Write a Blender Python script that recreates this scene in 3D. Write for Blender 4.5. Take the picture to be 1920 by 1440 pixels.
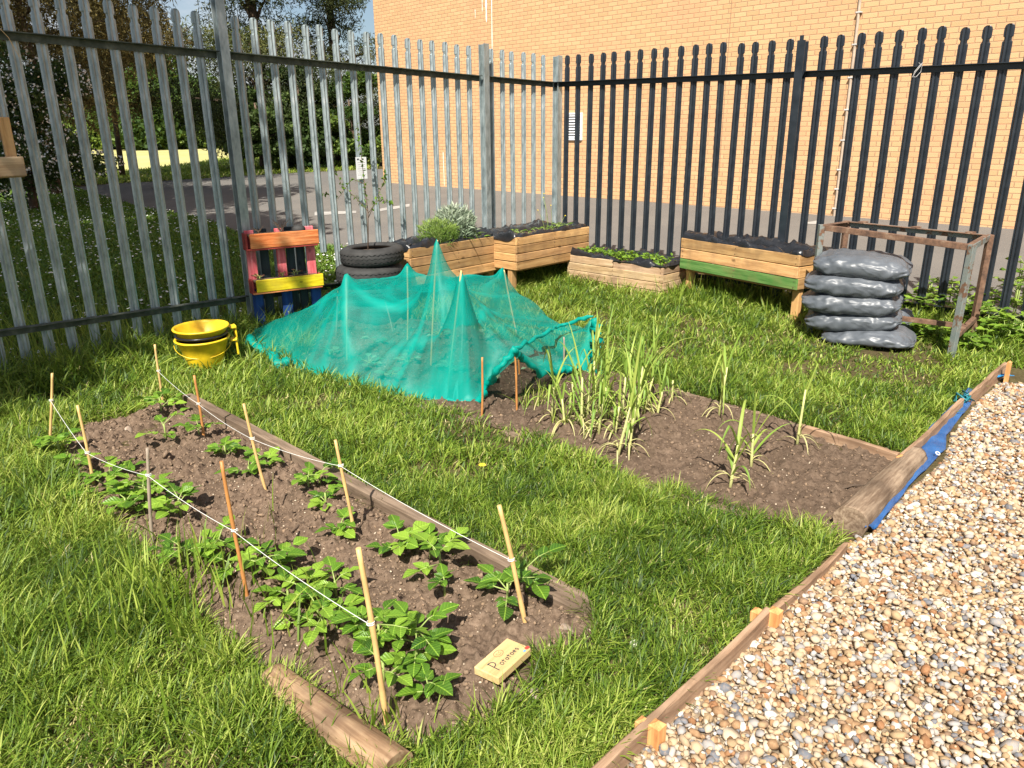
import bpy, math, random
import numpy as np
from mathutils import Vector, Matrix
from mathutils.geometry import delaunay_2d_cdt
R = math.radians
random.seed(7); rng = np.random.default_rng(7)
sc = bpy.context.scene
for o in list(bpy.data.objects): bpy.data.objects.remove(o)
col = sc.collection

# ------------------------------------------------------------------ camera
FPX, PIT, ROL, CAMH = 1430., .31963, -.008735, 1.6117
_f = np.array([0, math.cos(PIT), -math.sin(PIT)]); _r0 = np.array([1., 0, 0]); _u0 = np.cross(_r0, _f)
_r = math.cos(ROL)*_r0 + math.sin(ROL)*_u0; _u = -math.sin(ROL)*_r0 + math.cos(ROL)*_u0
cd = bpy.data.cameras.new('camera'); cam = bpy.data.objects.new('camera', cd); col.objects.link(cam)
cd.sensor_width = 36; cd.lens = 36*FPX/1920; cd.clip_start = .05; cd.clip_end = 600
cam.matrix_world = Matrix(((_r[0], _u[0], -_f[0], 0), (_r[1], _u[1], -_f[1], 0), (_r[2], _u[2], -_f[2], CAMH), (0, 0, 0, 1)))
sc.camera = cam
# ------------------------------------------------------------------ world, sun, exposure
SUN_AZ, SUN_EL = R(13), R(49)      # direction the shadows fall, measured from +Y towards +X ; height of the sun
w = bpy.data.worlds.new('World'); sc.world = w; w.use_nodes = True
nt = w.node_tree; nt.nodes.clear()
sky = nt.nodes.new('ShaderNodeTexSky'); sky.sky_type = 'NISHITA'; sky.sun_disc = False
sky.sun_elevation = SUN_EL; sky.sun_rotation = math.pi + SUN_AZ; sky.air_density = 1.0; sky.dust_density = 1.2; sky.ozone_density = 1.0
bg = nt.nodes.new('ShaderNodeBackground'); bg.inputs[1].default_value = .06
wo = nt.nodes.new('ShaderNodeOutputWorld')
tc = nt.nodes.new('ShaderNodeTexCoord'); mp = nt.nodes.new('ShaderNodeMapping'); mp.inputs['Scale'].default_value = (1, 1, 2.4)
nz = nt.nodes.new('ShaderNodeTexNoise'); nz.inputs['Scale'].default_value = 3.2; nz.inputs['Detail'].default_value = 7; nz.inputs['Roughness'].default_value = .6
cr = nt.nodes.new('ShaderNodeValToRGB'); cr.color_ramp.elements[0].position = .44; cr.color_ramp.elements[1].position = .64
mx = nt.nodes.new('ShaderNodeMix'); mx.data_type = 'RGBA'; mx.inputs[7].default_value = (7.5, 7.8, 8.3, 1)
L = nt.links
L.new(tc.outputs['Generated'], mp.inputs[0]); L.new(mp.outputs[0], nz.inputs['Vector']); L.new(nz.outputs[0], cr.inputs[0])
L.new(cr.outputs[0], mx.inputs[0]); L.new(sky.outputs[0], mx.inputs[6]); L.new(mx.outputs[2], bg.inputs[0]); L.new(bg.outputs[0], wo.inputs[0])
sd = bpy.data.lights.new('sun', 'SUN'); sd.energy = 5.0; sd.angle = R(.5); sd.color = (1, .94, .84)
so = bpy.data.objects.new('sun', sd); col.objects.link(so)
tosun = Vector((-math.sin(SUN_AZ)*math.cos(SUN_EL), -math.cos(SUN_AZ)*math.cos(SUN_EL), math.sin(SUN_EL)))
so.rotation_euler = tosun.to_track_quat('Z', 'Y').to_euler(); so.location = tosun*50
sc.view_settings.view_transform = 'Standard'; sc.view_settings.look = 'None'; sc.view_settings.exposure = .90; sc.view_settings.gamma = 1
sc.render.engine = 'CYCLES'; sc.cycles.max_bounces = 8; sc.cycles.transparent_max_bounces = 24

# ------------------------------------------------------------------ measuring helpers: a picture point to a point of the garden
def ray(u, v): return _f + (u-960)/FPX*_r - (v-720)/FPX*_u
def G(u, v, z=0.):
    d = ray(u, v); t = (z-CAMH)/d[2]; return np.array([0, 0, CAMH]) + t*d
def onY(u, v, Y):
    d = ray(u, v); return np.array([0, 0, CAMH]) + d*Y/d[1]
def T(x, y):                                  # the lie of the land
    p = -.237 + .0264*np.asarray(x, float) + .0306*np.asarray(y, float)
    s = np.where(p > .5, p, .02*np.log1p(np.exp(np.clip(p/.02, -40, 40))))
    return np.minimum(s, .55 + .05*np.tanh(np.maximum(s-.55, 0)))
def GT(u, v, dz=0.):
    z = 0.
    for _ in range(40):
        g = G(u, v, z+dz); z = .5*z + .5*float(T(g[0], g[1]))
    g[2] = z; return g

# ------------------------------------------------------------------ numpy noise
def _h(ix, iy, seed):
    n = (ix.astype(np.int64)*374761393 + iy.astype(np.int64)*668265263 + seed*974711) & 0x7fffffff
    n = ((n ^ (n >> 13))*1274126177) & 0x7fffffff
    return ((n ^ (n >> 16)) & 0xffff)/65535.
def vn(x, y, s=1., seed=0):
    x = np.asarray(x, float)*s; y = np.asarray(y, float)*s; ix = np.floor(x); iy = np.floor(y); fx = x-ix; fy = y-iy
    fx = fx*fx*(3-2*fx); fy = fy*fy*(3-2*fy)
    a = _h(ix, iy, seed); b = _h(ix+1, iy, seed); c = _h(ix, iy+1, seed); d = _h(ix+1, iy+1, seed)
    return (a*(1-fx)+b*fx)*(1-fy) + (c*(1-fx)+d*fx)*fy
def fbm(x, y, s=1., seed=0, o=4):
    t = 0; a = .5; n = 0
    for k in range(o): t = t + a*vn(x, y, s*2**k, seed+k*17); n += a; a *= .5
    return t/n
def inpoly(x, y, P):
    P = np.asarray(P, float); r = np.zeros(np.shape(x), bool); n = len(P)
    for i in range(n):
        x1, y1 = P[i][:2]; x2, y2 = P[(i+1) % n][:2]
        c = ((y1 > y) != (y2 > y)) & (x < (x2-x1)*(y-y1)/((y2-y1) if y2 != y1 else 1e-9) + x1); r ^= c
    return r
def pdist(x, y, P, closed=True):
    P = np.asarray(P, float); d = np.full(np.shape(x), 1e9); n = len(P)
    for i in range(n if closed else n-1):
        a = P[i][:2]; b = P[(i+1) % n][:2]; ab = b-a; t = np.clip(((x-a[0])*ab[0]+(y-a[1])*ab[1])/(ab@ab+1e-12), 0, 1)
        d = np.minimum(d, np.hypot(x-a[0]-t*ab[0], y-a[1]-t*ab[1]))
    return d

# ------------------------------------------------------------------ materials
def mat(name, rough=.7, metal=0., spec=None):
    m = bpy.data.materials.new(name); m.use_nodes = True; n = m.node_tree.nodes; b = n['Principled BSDF']
    b.inputs['Roughness'].default_value = rough; b.inputs['Metallic'].default_value = metal
    if spec is not None: b.inputs['Specular IOR Level'].default_value = spec
    return m, m.node_tree, b
def N(t, typ, **kw):
    n = t.nodes.new(typ)
    for k, v in kw.items():
        if isinstance(k, str) and k.startswith('i_'): n.inputs[k[2:].replace('_', ' ')].default_value = v
        else: setattr(n, k, v)
    return n
def coords(t, scale=(1, 1, 1), kind='Object'):
    c = N(t, 'ShaderNodeTexCoord'); m = N(t, 'ShaderNodeMapping'); m.inputs['Scale'].default_value = scale
    t.links.new(c.outputs[kind], m.inputs[0]); return m.outputs[0]
def noise(t, vec, scale, detail=4, rough=.55):
    n = N(t, 'ShaderNodeTexNoise'); n.inputs['Scale'].default_value = scale; n.inputs['Detail'].default_value = detail; n.inputs['Roughness'].default_value = rough
    t.links.new(vec, n.inputs['Vector']); return n.outputs[0]
def ramp(t, f, stops):
    n = N(t, 'ShaderNodeValToRGB'); e = n.color_ramp.elements
    while len(e) < len(stops): e.new(.5)
    for i, (p, c) in enumerate(stops): e[i].position = p; e[i].color = (*c, 1) if len(c) == 3 else c
    t.links.new(f, n.inputs[0]); return n.outputs[0]
def mixc(t, f, a, b, mode='MIX'):
    n = N(t, 'ShaderNodeMix', data_type='RGBA', blend_type=mode)
    for s, v in ((0, f), (6, a), (7, b)):
        if isinstance(v, (int, float)): n.inputs[s].default_value = v
        elif isinstance(v, tuple): n.inputs[s].default_value = (*v, 1)
        else: t.links.new(v, n.inputs[s])
    return n.outputs[2]
def math_(t, op, a, b=0.):
    n = N(t, 'ShaderNodeMath', operation=op)
    for i, v in enumerate((a, b)):
        if isinstance(v, (int, float)): n.inputs[i].default_value = v
        else: t.links.new(v, n.inputs[i])
    return n.outputs[0]
def bump(t, b, h, strength=.4, dist=.01):
    n = N(t, 'ShaderNodeBump'); n.inputs['Strength'].default_value = strength; n.inputs['Distance'].default_value = dist
    t.links.new(h, n.inputs['Height']); t.links.new(n.outputs[0], b.inputs['Normal'])
def attr(t, name): n = N(t, 'ShaderNodeAttribute', attribute_name=name); return n

def m_flat(name, c, rough=.6, metal=0., var=.15, scale=12, bmp=.15, spec=None):
    m, t, b = mat(name, rough, metal, spec); v = coords(t); n = noise(t, v, scale, 5)
    t.links.new(ramp(t, n, [(.3, tuple(x*(1-var) for x in c)), (.7, tuple(min(1, x*(1+var)) for x in c))]), b.inputs['Base Color'])
    bump(t, b, noise(t, v, scale*6, 3), bmp, .004); return m
def m_wood(name, c1, c2, dark=(.10, .06, .03), along=0, rough=.75, scale=1.):
    m, t, b = mat(name, rough, 0, .25); s = [30*scale]*3; s[along] = 2.2*scale; v = coords(t, tuple(s))
    n = noise(t, v, 1.3, 6, .65); big = noise(t, coords(t), 5, 4); a = attr(t, 'tint')
    c = ramp(t, n, [(.28, tuple(x*.55 for x in c1)), (.42, c1), (.62, c2), (.8, tuple(x*.8 for x in c2))])
    c = mixc(t, math_(t, 'MULTIPLY', ramp(t, big, [(.46, (0, 0, 0)), (.70, (1, 1, 1))]), .6), c, dark)
    vk = N(t, 'ShaderNodeTexVoronoi'); vk.inputs['Scale'].default_value = 6.5*scale; t.links.new(coords(t, tuple([.55 if i == along else 1 for i in range(3)])), vk.inputs['Vector'])
    c = mixc(t, ramp(t, vk.outputs['Distance'], [(.05, (.85,)*3), (.12, (0,)*3)]), c, tuple(x*.35 for x in c1))
    c = mixc(t, 1., c, a.outputs['Color'], 'MULTIPLY')
    t.links.new(c, b.inputs['Base Color']); bump(t, b, n, .45, .003); return m
M = {}
def leafmat(name, dark, mid, light, dry=None, trans=.35, rough=.5, vein=False):
    m, t, b = mat(name, rough, 0, .35); a = attr(t, 'tint'); st = [(0., dark), (.45, mid), (.85, light)]
    if dry: st.append((1., dry))
    c = ramp(t, a.outputs['Fac'], st)
    if vein:
        lu = attr(t, 'lu').outputs['Fac']; lv = attr(t, 'lv').outputs['Fac']; au = math_(t, 'ABSOLUTE', lu)
        mid_ = ramp(t, au, [(.0, (.6,)*3), (.10, (0,)*3)])
        sv = math_(t, 'SINE', math_(t, 'MULTIPLY', math_(t, 'SUBTRACT', lv, math_(t, 'MULTIPLY', au, .28)), 38.))
        svr = ramp(t, sv, [(.80, (0,)*3), (1., (.35,)*3)])
        c = mixc(t, mid_, c, tuple(min(1, x*1.8) for x in light)); c = mixc(t, svr, c, light)
        bump(t, b, math_(t, 'ADD', math_(t, 'MULTIPLY', sv, -.5), math_(t, 'MULTIPLY', au, .5)), .35, .003)
    t.links.new(c, b.inputs['Base Color'])
    tr = N(t, 'ShaderNodeBsdfTranslucent'); ms = N(t, 'ShaderNodeMixShader'); ms.inputs[0].default_value = trans
    t.links.new(mixc(t, .6, c, light), tr.inputs[0]); t.links.new(b.outputs[0], ms.inputs[1]); t.links.new(tr.outputs[0], ms.inputs[2])
    t.links.new(ms.outputs[0], t.nodes['Material Output'].inputs[0]); return m
M['grass'] = leafmat('grass_blades', (.026, .068, .009), (.155, .255, .022), (.40, .48, .085), (.60, .52, .24), .38, .5)
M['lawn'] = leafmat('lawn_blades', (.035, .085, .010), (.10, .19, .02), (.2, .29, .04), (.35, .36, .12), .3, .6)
M['potato'] = leafmat('potato_leaves', (.03, .09, .012), (.10, .215, .02), (.25, .40, .045), None, .28, .38, True)
M['stem'] = leafmat('plant_stems', (.1, .17, .03), (.2, .3, .06), (.33, .42, .12), None, .15, .5)
M['garlic'] = leafmat('garlic_leaves', (.10, .20, .04), (.24, .38, .06), (.46, .52, .12), (.62, .55, .28), .35, .5)
M['weed'] = leafmat('weed_leaves', (.035, .09, .012), (.10, .20, .02), (.24, .38, .04), None, .35, .5)
M['herb'] = leafmat('herb_leaves', (.06, .13, .02), (.15, .25, .04), (.30, .40, .10), None, .3, .6)
M['sage'] = leafmat('grey_green_leaves', (.10, .15, .09), (.22, .29, .19), (.42, .47, .36), None, .2, .6)
M['cabbage'] = leafmat('cabbage_leaves', (.05, .12, .06), (.13, .24, .13), (.3, .4, .25), None, .2, .5)
M['pine'] = leafmat('pine_needles', (.018, .032, .008), (.055, .075, .018), (.135, .135, .035), None, .15, .7)
M['pinebrown'] = leafmat('browning_needles', (.03, .03, .008), (.11, .09, .025), (.26, .20, .06), None, .15, .7)
M['tree'] = leafmat('tree_leaves', (.02, .05, .008), (.07, .13, .02), (.19, .26, .04), None, .3, .6)
M['shrub'] = leafmat('shrub_leaves', (.015, .04, .008), (.05, .09, .018), (.14, .2, .05), None, .25, .6)
M['daisy'] = m_flat('white_petals', (.78, .78, .74), .7, var=.05)
M['yellowpetal'] = m_flat('yellow_petals', (.8, .6, .03), .7, var=.05)
M['bark'] = m_flat('bark', (.11, .075, .05), .9, var=.5, scale=9, bmp=.8)

# galvanised steel
m, t, b = mat('galvanised_steel', .42, .55); v = coords(t, (1, 1, .35), 'Object'); n = noise(t, v, 24, 5, .65); n2 = noise(t, v, 3.2, 4)
c = ramp(t, n, [(.3, (.21, .25, .26)), (.52, (.36, .42, .43)), (.68, (.50, .54, .55)), (.78, (.72, .74, .74))])
c = mixc(t, ramp(t, n2, [(.45, (0,)*3), (.75, (.5,)*3)]), c, (.18, .21, .20)); t.links.new(c, b.inputs['Base Color'])
t.links.new(math_(t, 'ADD', math_(t, 'MULTIPLY', n, .35), .25), b.inputs['Roughness']); M['galv'] = m
m, t, b = mat('shade_toned_galvanised_rail', .7, .3); v = coords(t); n = noise(t, v, 14, 5)  # darker galvanised copy: shade under the rail's top flange is put into the colour
t.links.new(ramp(t, n, [(.35, (.045, .055, .04)), (.6, (.10, .11, .09)), (.8, (.2, .21, .17))]), b.inputs['Base Color']); M['galvrail'] = m
m, t, b = mat('black_painted_steel', .33, 0, .5); v = coords(t); n = noise(t, v, 10, 5)
t.links.new(ramp(t, n, [(.35, (.012, .016, .022)), (.65, (.022, .028, .036)), (.8, (.045, .05, .055))]), b.inputs['Base Color']); bump(t, b, n, .06, .003); M['blackpaint'] = m
# brick
m, t, b = mat('buff_brick', .9, 0, .1)
tcn = N(t, 'ShaderNodeTexCoord'); mpn = N(t, 'ShaderNodeMapping'); mpn.inputs['Rotation'].default_value = (R(-90), 0, 0)
t.links.new(tcn.outputs['Object'], mpn.inputs[0]); sep = N(t, 'ShaderNodeSeparateXYZ'); t.links.new(tcn.outputs['Object'], sep.inputs[0])
cmb = N(t, 'ShaderNodeCombineXYZ'); t.links.new(sep.outputs[0], cmb.inputs[0]); t.links.new(sep.outputs[2], cmb.inputs[1])
def brick(c1, c2, mo, ms=.0065, sm=.15):
    k = N(t, 'ShaderNodeTexBrick'); k.inputs['Scale'].default_value = 1; k.inputs['Brick Width'].default_value = .225; k.inputs['Row Height'].default_value = .075
    k.inputs['Mortar Size'].default_value = ms; k.inputs['Mortar Smooth'].default_value = sm; k.inputs['Bias'].default_value = 0
    k.inputs['Color1'].default_value = (*c1, 1); k.inputs['Color2'].default_value = (*c2, 1); k.inputs['Mortar'].default_value = (*mo, 1)
    t.links.new(cmb.outputs[0], k.inputs['Vector']); return k
k = brick((.55, .315, .16), (.64, .39, .205), (.42, .27, .165)); big = noise(t, cmb.outputs[0], .9, 5, .6); fine = noise(t, cmb.outputs[0], 60, 4, .7)
c = mixc(t, ramp(t, big, [(.45, (0,)*3), (.75, (.55,)*3)]), k.outputs['Color'], (.56, .29, .17))
c = mixc(t, ramp(t, fine, [(.3, (.0,)*3), (.8, (.35,)*3)]), c, (.68, .47, .25))
foot = math_(t, 'ADD', sep.outputs[2], math_(t, 'MULTIPLY', noise(t, cmb.outputs[0], 5, 5, .7), .5))
c = mixc(t, ramp(t, foot, [(.30, (.8,)*3), (.52, (0,)*3)]), c, (.27, .15, .075))
t.links.new(c, b.inputs['Base Color']); k2 = brick((1, 1, 1), (.93,)*3, (0,)*3, .008, .5)
bump(t, b, math_(t, 'ADD', k2.outputs['Color'], math_(t, 'MULTIPLY', fine, .25)), .9, .012); M['brick'] = m
# tarmac
m, t, b = mat('tarmac', .9, 0, .2); v = coords(t); n = noise(t, v, 120, 3, .8); n2 = noise(t, v, .7, 5, .6)
c = ramp(t, n, [(.3, (.10, .094, .088)), (.55, (.15, .142, .132)), (.75, (.25, .24, .22))]); c = mixc(t, ramp(t, n2, [(.4, (0,)*3), (.7, (.5,)*3)]), c, (.20, .185, .165))
t.links.new(c, b.inputs['Base Color']); bump(t, b, n, .5, .006); M['tarmac'] = m
# ground under grass, field, soil
def ground_mat(name, a, bb, c_, s=3.):
    m, t, b = mat(name, 1., 0, .05); v = coords(t); n = noise(t, v, s, 6, .7); n2 = noise(t, v, s*12, 4, .7)
    c = ramp(t, n, [(.35, a), (.55, bb), (.75, c_)]); c = mixc(t, .5, c, ramp(t, n2, [(.3, a), (.7, c_)])); t.links.new(c, b.inputs['Base Color']); bump(t, b, n2, .6, .02); return m
M['ground'] = ground_mat('turf', (.055, .042, .022), (.085, .075, .03), (.16, .125, .065), 3)
M['field'] = ground_mat('mown_field', (.30, .31, .11), (.46, .42, .17), (.58, .50, .24), .35)
m, t, b = mat('soil', 1., 0, .1); a = attr(t, 'tint'); v = coords(t); n = noise(t, v, 45, 6, .75); n2 = noise(t, v, 4, 4)
c = ramp(t, n, [(.3, (.07, .047, .032)), (.5, (.148, .104, .073)), (.68, (.225, .163, .118)), (.8, (.34, .26, .20))]); c = mixc(t, ramp(t, n2, [(.42, (0,)*3), (.7, (.5,)*3)]), c, (.11, .077, .054))
c = mixc(t, 1., c, a.outputs['Color'], 'MULTIPLY'); t.links.new(c, b.inputs['Base Color']); bump(t, b, n, .8, .008); M['soil'] = m
m, t, b = mat('stone', .85, 0, .2); a = attr(t, 'tint'); v = coords(t); n = noise(t, v, 110, 4, .6)
c = mixc(t, ramp(t, n, [(.45, (0,)*3), (.75, (.4,)*3)]), a.outputs['Color'], (.55, .36, .2)); t.links.new(c, b.inputs['Base Color']); bump(t, b, n, .3, .003); M['stone'] = m
# woods
M['pallet'] = m_wood('pallet_wood', (.45, .25, .10), (.62, .38, .17), (.22, .13, .07))
M['palletold'] = m_wood('weathered_pallet_wood', (.38, .25, .14), (.55, .40, .25), (.16, .10, .07))
M['greenwood'] = m_wood('green_painted_wood', (.10, .25, .06), (.20, .36, .11), (.28, .26, .1))
M['oldwood'] = m_wood('grey_weathered_timber', (.14, .098, .066), (.26, .19, .135), (.10, .07, .05))
M['edgewood'] = m_wood('edging_board', (.27, .165, .10), (.42, .28, .18), (.13, .08, .05))
M['peg'] = m_wood('fresh_peg_wood', (.55, .25, .09), (.72, .38, .15), (.3, .14, .06), 2)
M['label'] = m_wood('pale_offcut_wood', (.52, .36, .16), (.64, .47, .235), (.5, .36, .15))
M['orange'] = m_wood('orange_paint', (.55, .15, .04), (.70, .29, .11), (.17, .07, .04), scale=1.6)
M['yellowp'] = m_wood('yellow_paint', (.62, .46, .01), (.74, .60, .02), (.14, .10, .03), scale=1.6)
M['pink'] = m_wood('pink_paint', (.62, .11, .13), (.76, .25, .27), (.35, .05, .05), 2)
M['red'] = m_wood('dark_red_paint', (.28, .035, .03), (.36, .06, .045), (.12, .02, .02))
M['blue'] = m_wood('navy_paint', (.012, .04, .16), (.02, .07, .25), (.01, .015, .05), 2)
M['darkwood'] = m_wood('dark_stained_wood', (.02, .03, .035), (.035, .05, .055), (.01, .01, .01), 2)
M['log'] = m_wood('debarked_log', (.17, .115, .075), (.33, .245, .17), (.06, .04, .027), 0, .85, 1.5)
M['logtan'] = m_wood('tan_log', (.24, .145, .08), (.40, .27, .16), (.08, .05, .035), 0, .85, 1.3)
M['cane'] = m_flat('bamboo_cane', (.62, .40, .16), .5, var=.25, scale=9)
M['canedark'] = m_flat('orange_brown_cane', (.46, .20, .06), .5, var=.25, scale=9)
M['canegrey'] = m_flat('grey_cane', (.30, .24, .18), .7, var=.3, scale=9)
M['string'] = m_flat('white_string', (.75, .75, .72), .8, var=.1, scale=60)
M['rubber'] = m_flat('tyre_rubber', (.028, .027, .026), .75, var=.4, scale=10, bmp=.3)
M['plastic'] = m_flat('black_polythene', (.014, .015, .018), .30, var=.3, scale=14, bmp=.5, spec=.6)
M['bag'] = None
m, t, b = mat('grey_compost_bag_plastic', .42, 0, .5); v = coords(t, (5, 13, 11)); n = N(t, 'ShaderNodeTexNoise', noise_type='RIDGED_MULTIFRACTAL'); n.inputs['Scale'].default_value = 1.6; n.inputs['Detail'].default_value = 4; n.inputs['Distortion'].default_value = .9; t.links.new(v, n.inputs['Vector']); n = n.outputs[0]; n2 = noise(t, coords(t), 6, 4)
t.links.new(ramp(t, n2, [(.3, (.07, .08, .093)), (.7, (.115, .127, .145))]), b.inputs['Base Color']); bump(t, b, n, .8, .011); M['bag'] = m
M['bucket'] = m_flat('yellow_plastic', (.76, .52, .018), .42, var=.22, scale=14, bmp=.12)
M['bucketblack'] = m_flat('black_plastic', (.014, .014, .02), .3, var=.2, scale=8, bmp=.05)
m, t, b = mat('blue_tarpaulin', .4, 0, .4); v = coords(t); n = noise(t, v, 9, 5)
t.links.new(ramp(t, n, [(.3, (.012, .06, .19)), (.7, (.03, .13, .34))]), b.inputs['Base Color']); bump(t, b, n, .5, .02); M['tarp'] = m
M['teal'] = m_flat('teal_cord', (.01, .16, .19), .5, var=.3, scale=30)
m, t, b = mat('rusty_grey_steel', .65, .3); v = coords(t); n = noise(t, v, 7, 7, .7)
t.links.new(ramp(t, n, [(.40, (.17, .20, .195)), (.52, (.22, .24, .22)), (.57, (.16, .085, .05)), (.75, (.22, .12, .07))]), b.inputs['Base Color']); bump(t, b, n, .4, .004); M['rusty'] = m
m, t, b = mat('rust', .85, .2); v = coords(t); n = noise(t, v, 16, 7, .7)
t.links.new(ramp(t, n, [(.35, (.085, .05, .035)), (.55, (.19, .105, .065)), (.72, (.28, .20, .14))]), b.inputs['Base Color']); bump(t, b, n, .5, .004); M['rust'] = m
M['paper'] = m_flat('laminated_paper', (.72, .73, .74), .3, var=.03)
M['ink'] = m_flat('black_ink', (.05, .05, .06), .6, var=.1)
M['pencil'] = m_flat('brown_pencil', (.16, .10, .05), .8, var=.1)
M['redink'] = m_flat('red_marker', (.6, .05, .04), .6, var=.1); M['blueink'] = m_flat('blue_marker', (.12, .3, .55), .6, var=.1)
M['whitepaint'] = m_flat('worn_white_paint', (.34, .33, .31), .8, var=.3, scale=6)
M['limewash'] = m_flat('white_lime_streak', (.85, .82, .76), .9, var=.06)
M['pipe'] = m_flat('buff_conduit', (.42, .33, .25), .6, var=.2)
M['clip'] = m_flat('grey_clip', (.5, .48, .46), .5, var=.1)
M['ventwhite'] = m_flat('white_louvre', (.75, .76, .78), .4, var=.05); M['ventdark'] = m_flat('dark_slot', (.02, .02, .022), .8, var=.1)
# netting: woven threads with real holes
m, t, b = mat('teal_netting', .5, 0, .3); tr = N(t, 'ShaderNodeBsdfTransparent'); tl = N(t, 'ShaderNodeBsdfTranslucent'); tl.inputs[0].default_value = (.0, .42, .35, 1)
v = coords(t, (1.6, 1, .5)); n = noise(t, v, 5, 4, .6)
b.inputs['Base Color'].default_value = (.0, .40, .325, 1)
m1 = N(t, 'ShaderNodeMixShader'); m1.inputs[0].default_value = .35; t.links.new(b.outputs[0], m1.inputs[1]); t.links.new(tl.outputs[0], m1.inputs[2])
m2 = N(t, 'ShaderNodeMixShader'); t.links.new(mixc(t, math_(t, 'MULTIPLY', attr(t, 'tint').outputs['Fac'], .85), ramp(t, n, [(.30, (.36,)*3), (.52, (.46,)*3), (.72, (.58,)*3)]), (.93,)*3), m2.inputs[0])
t.links.new(tr.outputs[0], m2.inputs[1]); t.links.new(m1.outputs[0], m2.inputs[2]); t.links.new(m2.outputs[0], t.nodes['Material Output'].inputs[0]); M['net'] = m

# ------------------------------------------------------------------ mesh building
class MB:
    def __init__(s): s.v = []; s.f = []; s.t = []; s.n = 0
    def add(s, V, F, tint=1.):
        V = np.asarray(V, float).reshape(-1, 3); s.v.append(V)
        s.f += [tuple(int(i)+s.n for i in f) for f in F]; s.n += len(V)
        tt = np.ones((len(V), 3))*(np.asarray(tint)); s.t.append(tt); return s
    def box(s, c, d, rz=0., tint=1., bev=.004, rot=None):
        x, y, z = [q/2 for q in d]; e = min(bev, x*.45, y*.45, z*.45); V = []; F = []
        for i, (a, bb, cc) in enumerate([(a, bb, cc) for a in (-1, 1) for bb in (-1, 1) for cc in (-1, 1)]):
            V += [(a*x, bb*(y-e), cc*(z-e)), (a*(x-e), bb*y, cc*(z-e)), (a*(x-e), bb*(y-e), cc*z)]
        ix = lambda a, bb, cc, k: ((a*2+bb)*2+cc)*3+k
        F += [[ix(1, 0, 0, 0), ix(1, 1, 0, 0), ix(1, 1, 1, 0), ix(1, 0, 1, 0)], [ix(0, 0, 0, 0), ix(0, 0, 1, 0), ix(0, 1, 1, 0), ix(0, 1, 0, 0)],
              [ix(0, 1, 0, 1), ix(0, 1, 1, 1), ix(1, 1, 1, 1), ix(1, 1, 0, 1)], [ix(0, 0, 0, 1), ix(1, 0, 0, 1), ix(1, 0, 1, 1), ix(0, 0, 1, 1)],
              [ix(0, 0, 1, 2), ix(1, 0, 1, 2), ix(1, 1, 1, 2), ix(0, 1, 1, 2)], [ix(0, 0, 0, 2), ix(0, 1, 0, 2), ix(1, 1, 0, 2), ix(1, 0, 0, 2)]]
        for a in (0, 1):
            for bb in (0, 1): F.append([ix(a, bb, 0, 0), ix(a, bb, 0, 1), ix(a, bb, 1, 1), ix(a, bb, 1, 0)])
            for cc in (0, 1): F.append([ix(a, 0, cc, 0), ix(a, 0, cc, 2), ix(a, 1, cc, 2), ix(a, 1, cc, 0)])
        for bb in (0, 1):
            for cc in (0, 1): F.append([ix(0, bb, cc, 1), ix(0, bb, cc, 2), ix(1, bb, cc, 2), ix(1, bb, cc, 1)])
        for a in (0, 1):
            for bb in (0, 1):
                for cc in (0, 1): F.append([ix(a, bb, cc, 0), ix(a, bb, cc, 1), ix(a, bb, cc, 2)])
        V = np.array(V)
        if rot is not None: V = V @ np.array(rot).T
        if rz: cz, sz = math.cos(rz), math.sin(rz); V = V @ np.array([[cz, sz, 0], [-sz, cz, 0], [0, 0, 1]])
        return s.add(V+np.array(c), F, tint)
    def tube(s, pts, rad, n=8, tint=1., cap=True):
        P = np.asarray(pts, float); k = len(P); rad = np.ones(k)*rad; V = []
        tg = np.gradient(P, axis=0) if k > 2 else np.array([P[1]-P[0]]*2); up = np.array([.03, .02, 1.]) if abs(tg[0][2]) < .9*np.linalg.norm(tg[0]) else np.array([1., .03, 0])
        for i in range(k):
            d = tg[i]/(np.linalg.norm(tg[i])+1e-12); a = np.cross(d, up); a /= np.linalg.norm(a)+1e-12; bb = np.cross(d, a); up = -np.cross(d, a) if False else up
            for j in range(n):
                th = 2*math.pi*j/n; V.append(P[i]+rad[i]*(math.cos(th)*a+math.sin(th)*bb))
        F = [(i*n+j, i*n+(j+1) % n, (i+1)*n+(j+1) % n, (i+1)*n+j) for i in range(k-1) for j in range(n)]
        if cap: F += [tuple(range(n))[::-1], tuple((k-1)*n+j for j in range(n))]
        return s.add(V, F, tint)
    def sheet(s, pts, tint=1.): return s.add(pts, [tuple(range(len(pts)))], tint)
    def obj(s, name, m, parent=None, smooth=False, sharp=True):
        return mesh_obj(name, np.concatenate(s.v), s.f, m, parent, np.concatenate(s.t), smooth)
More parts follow.
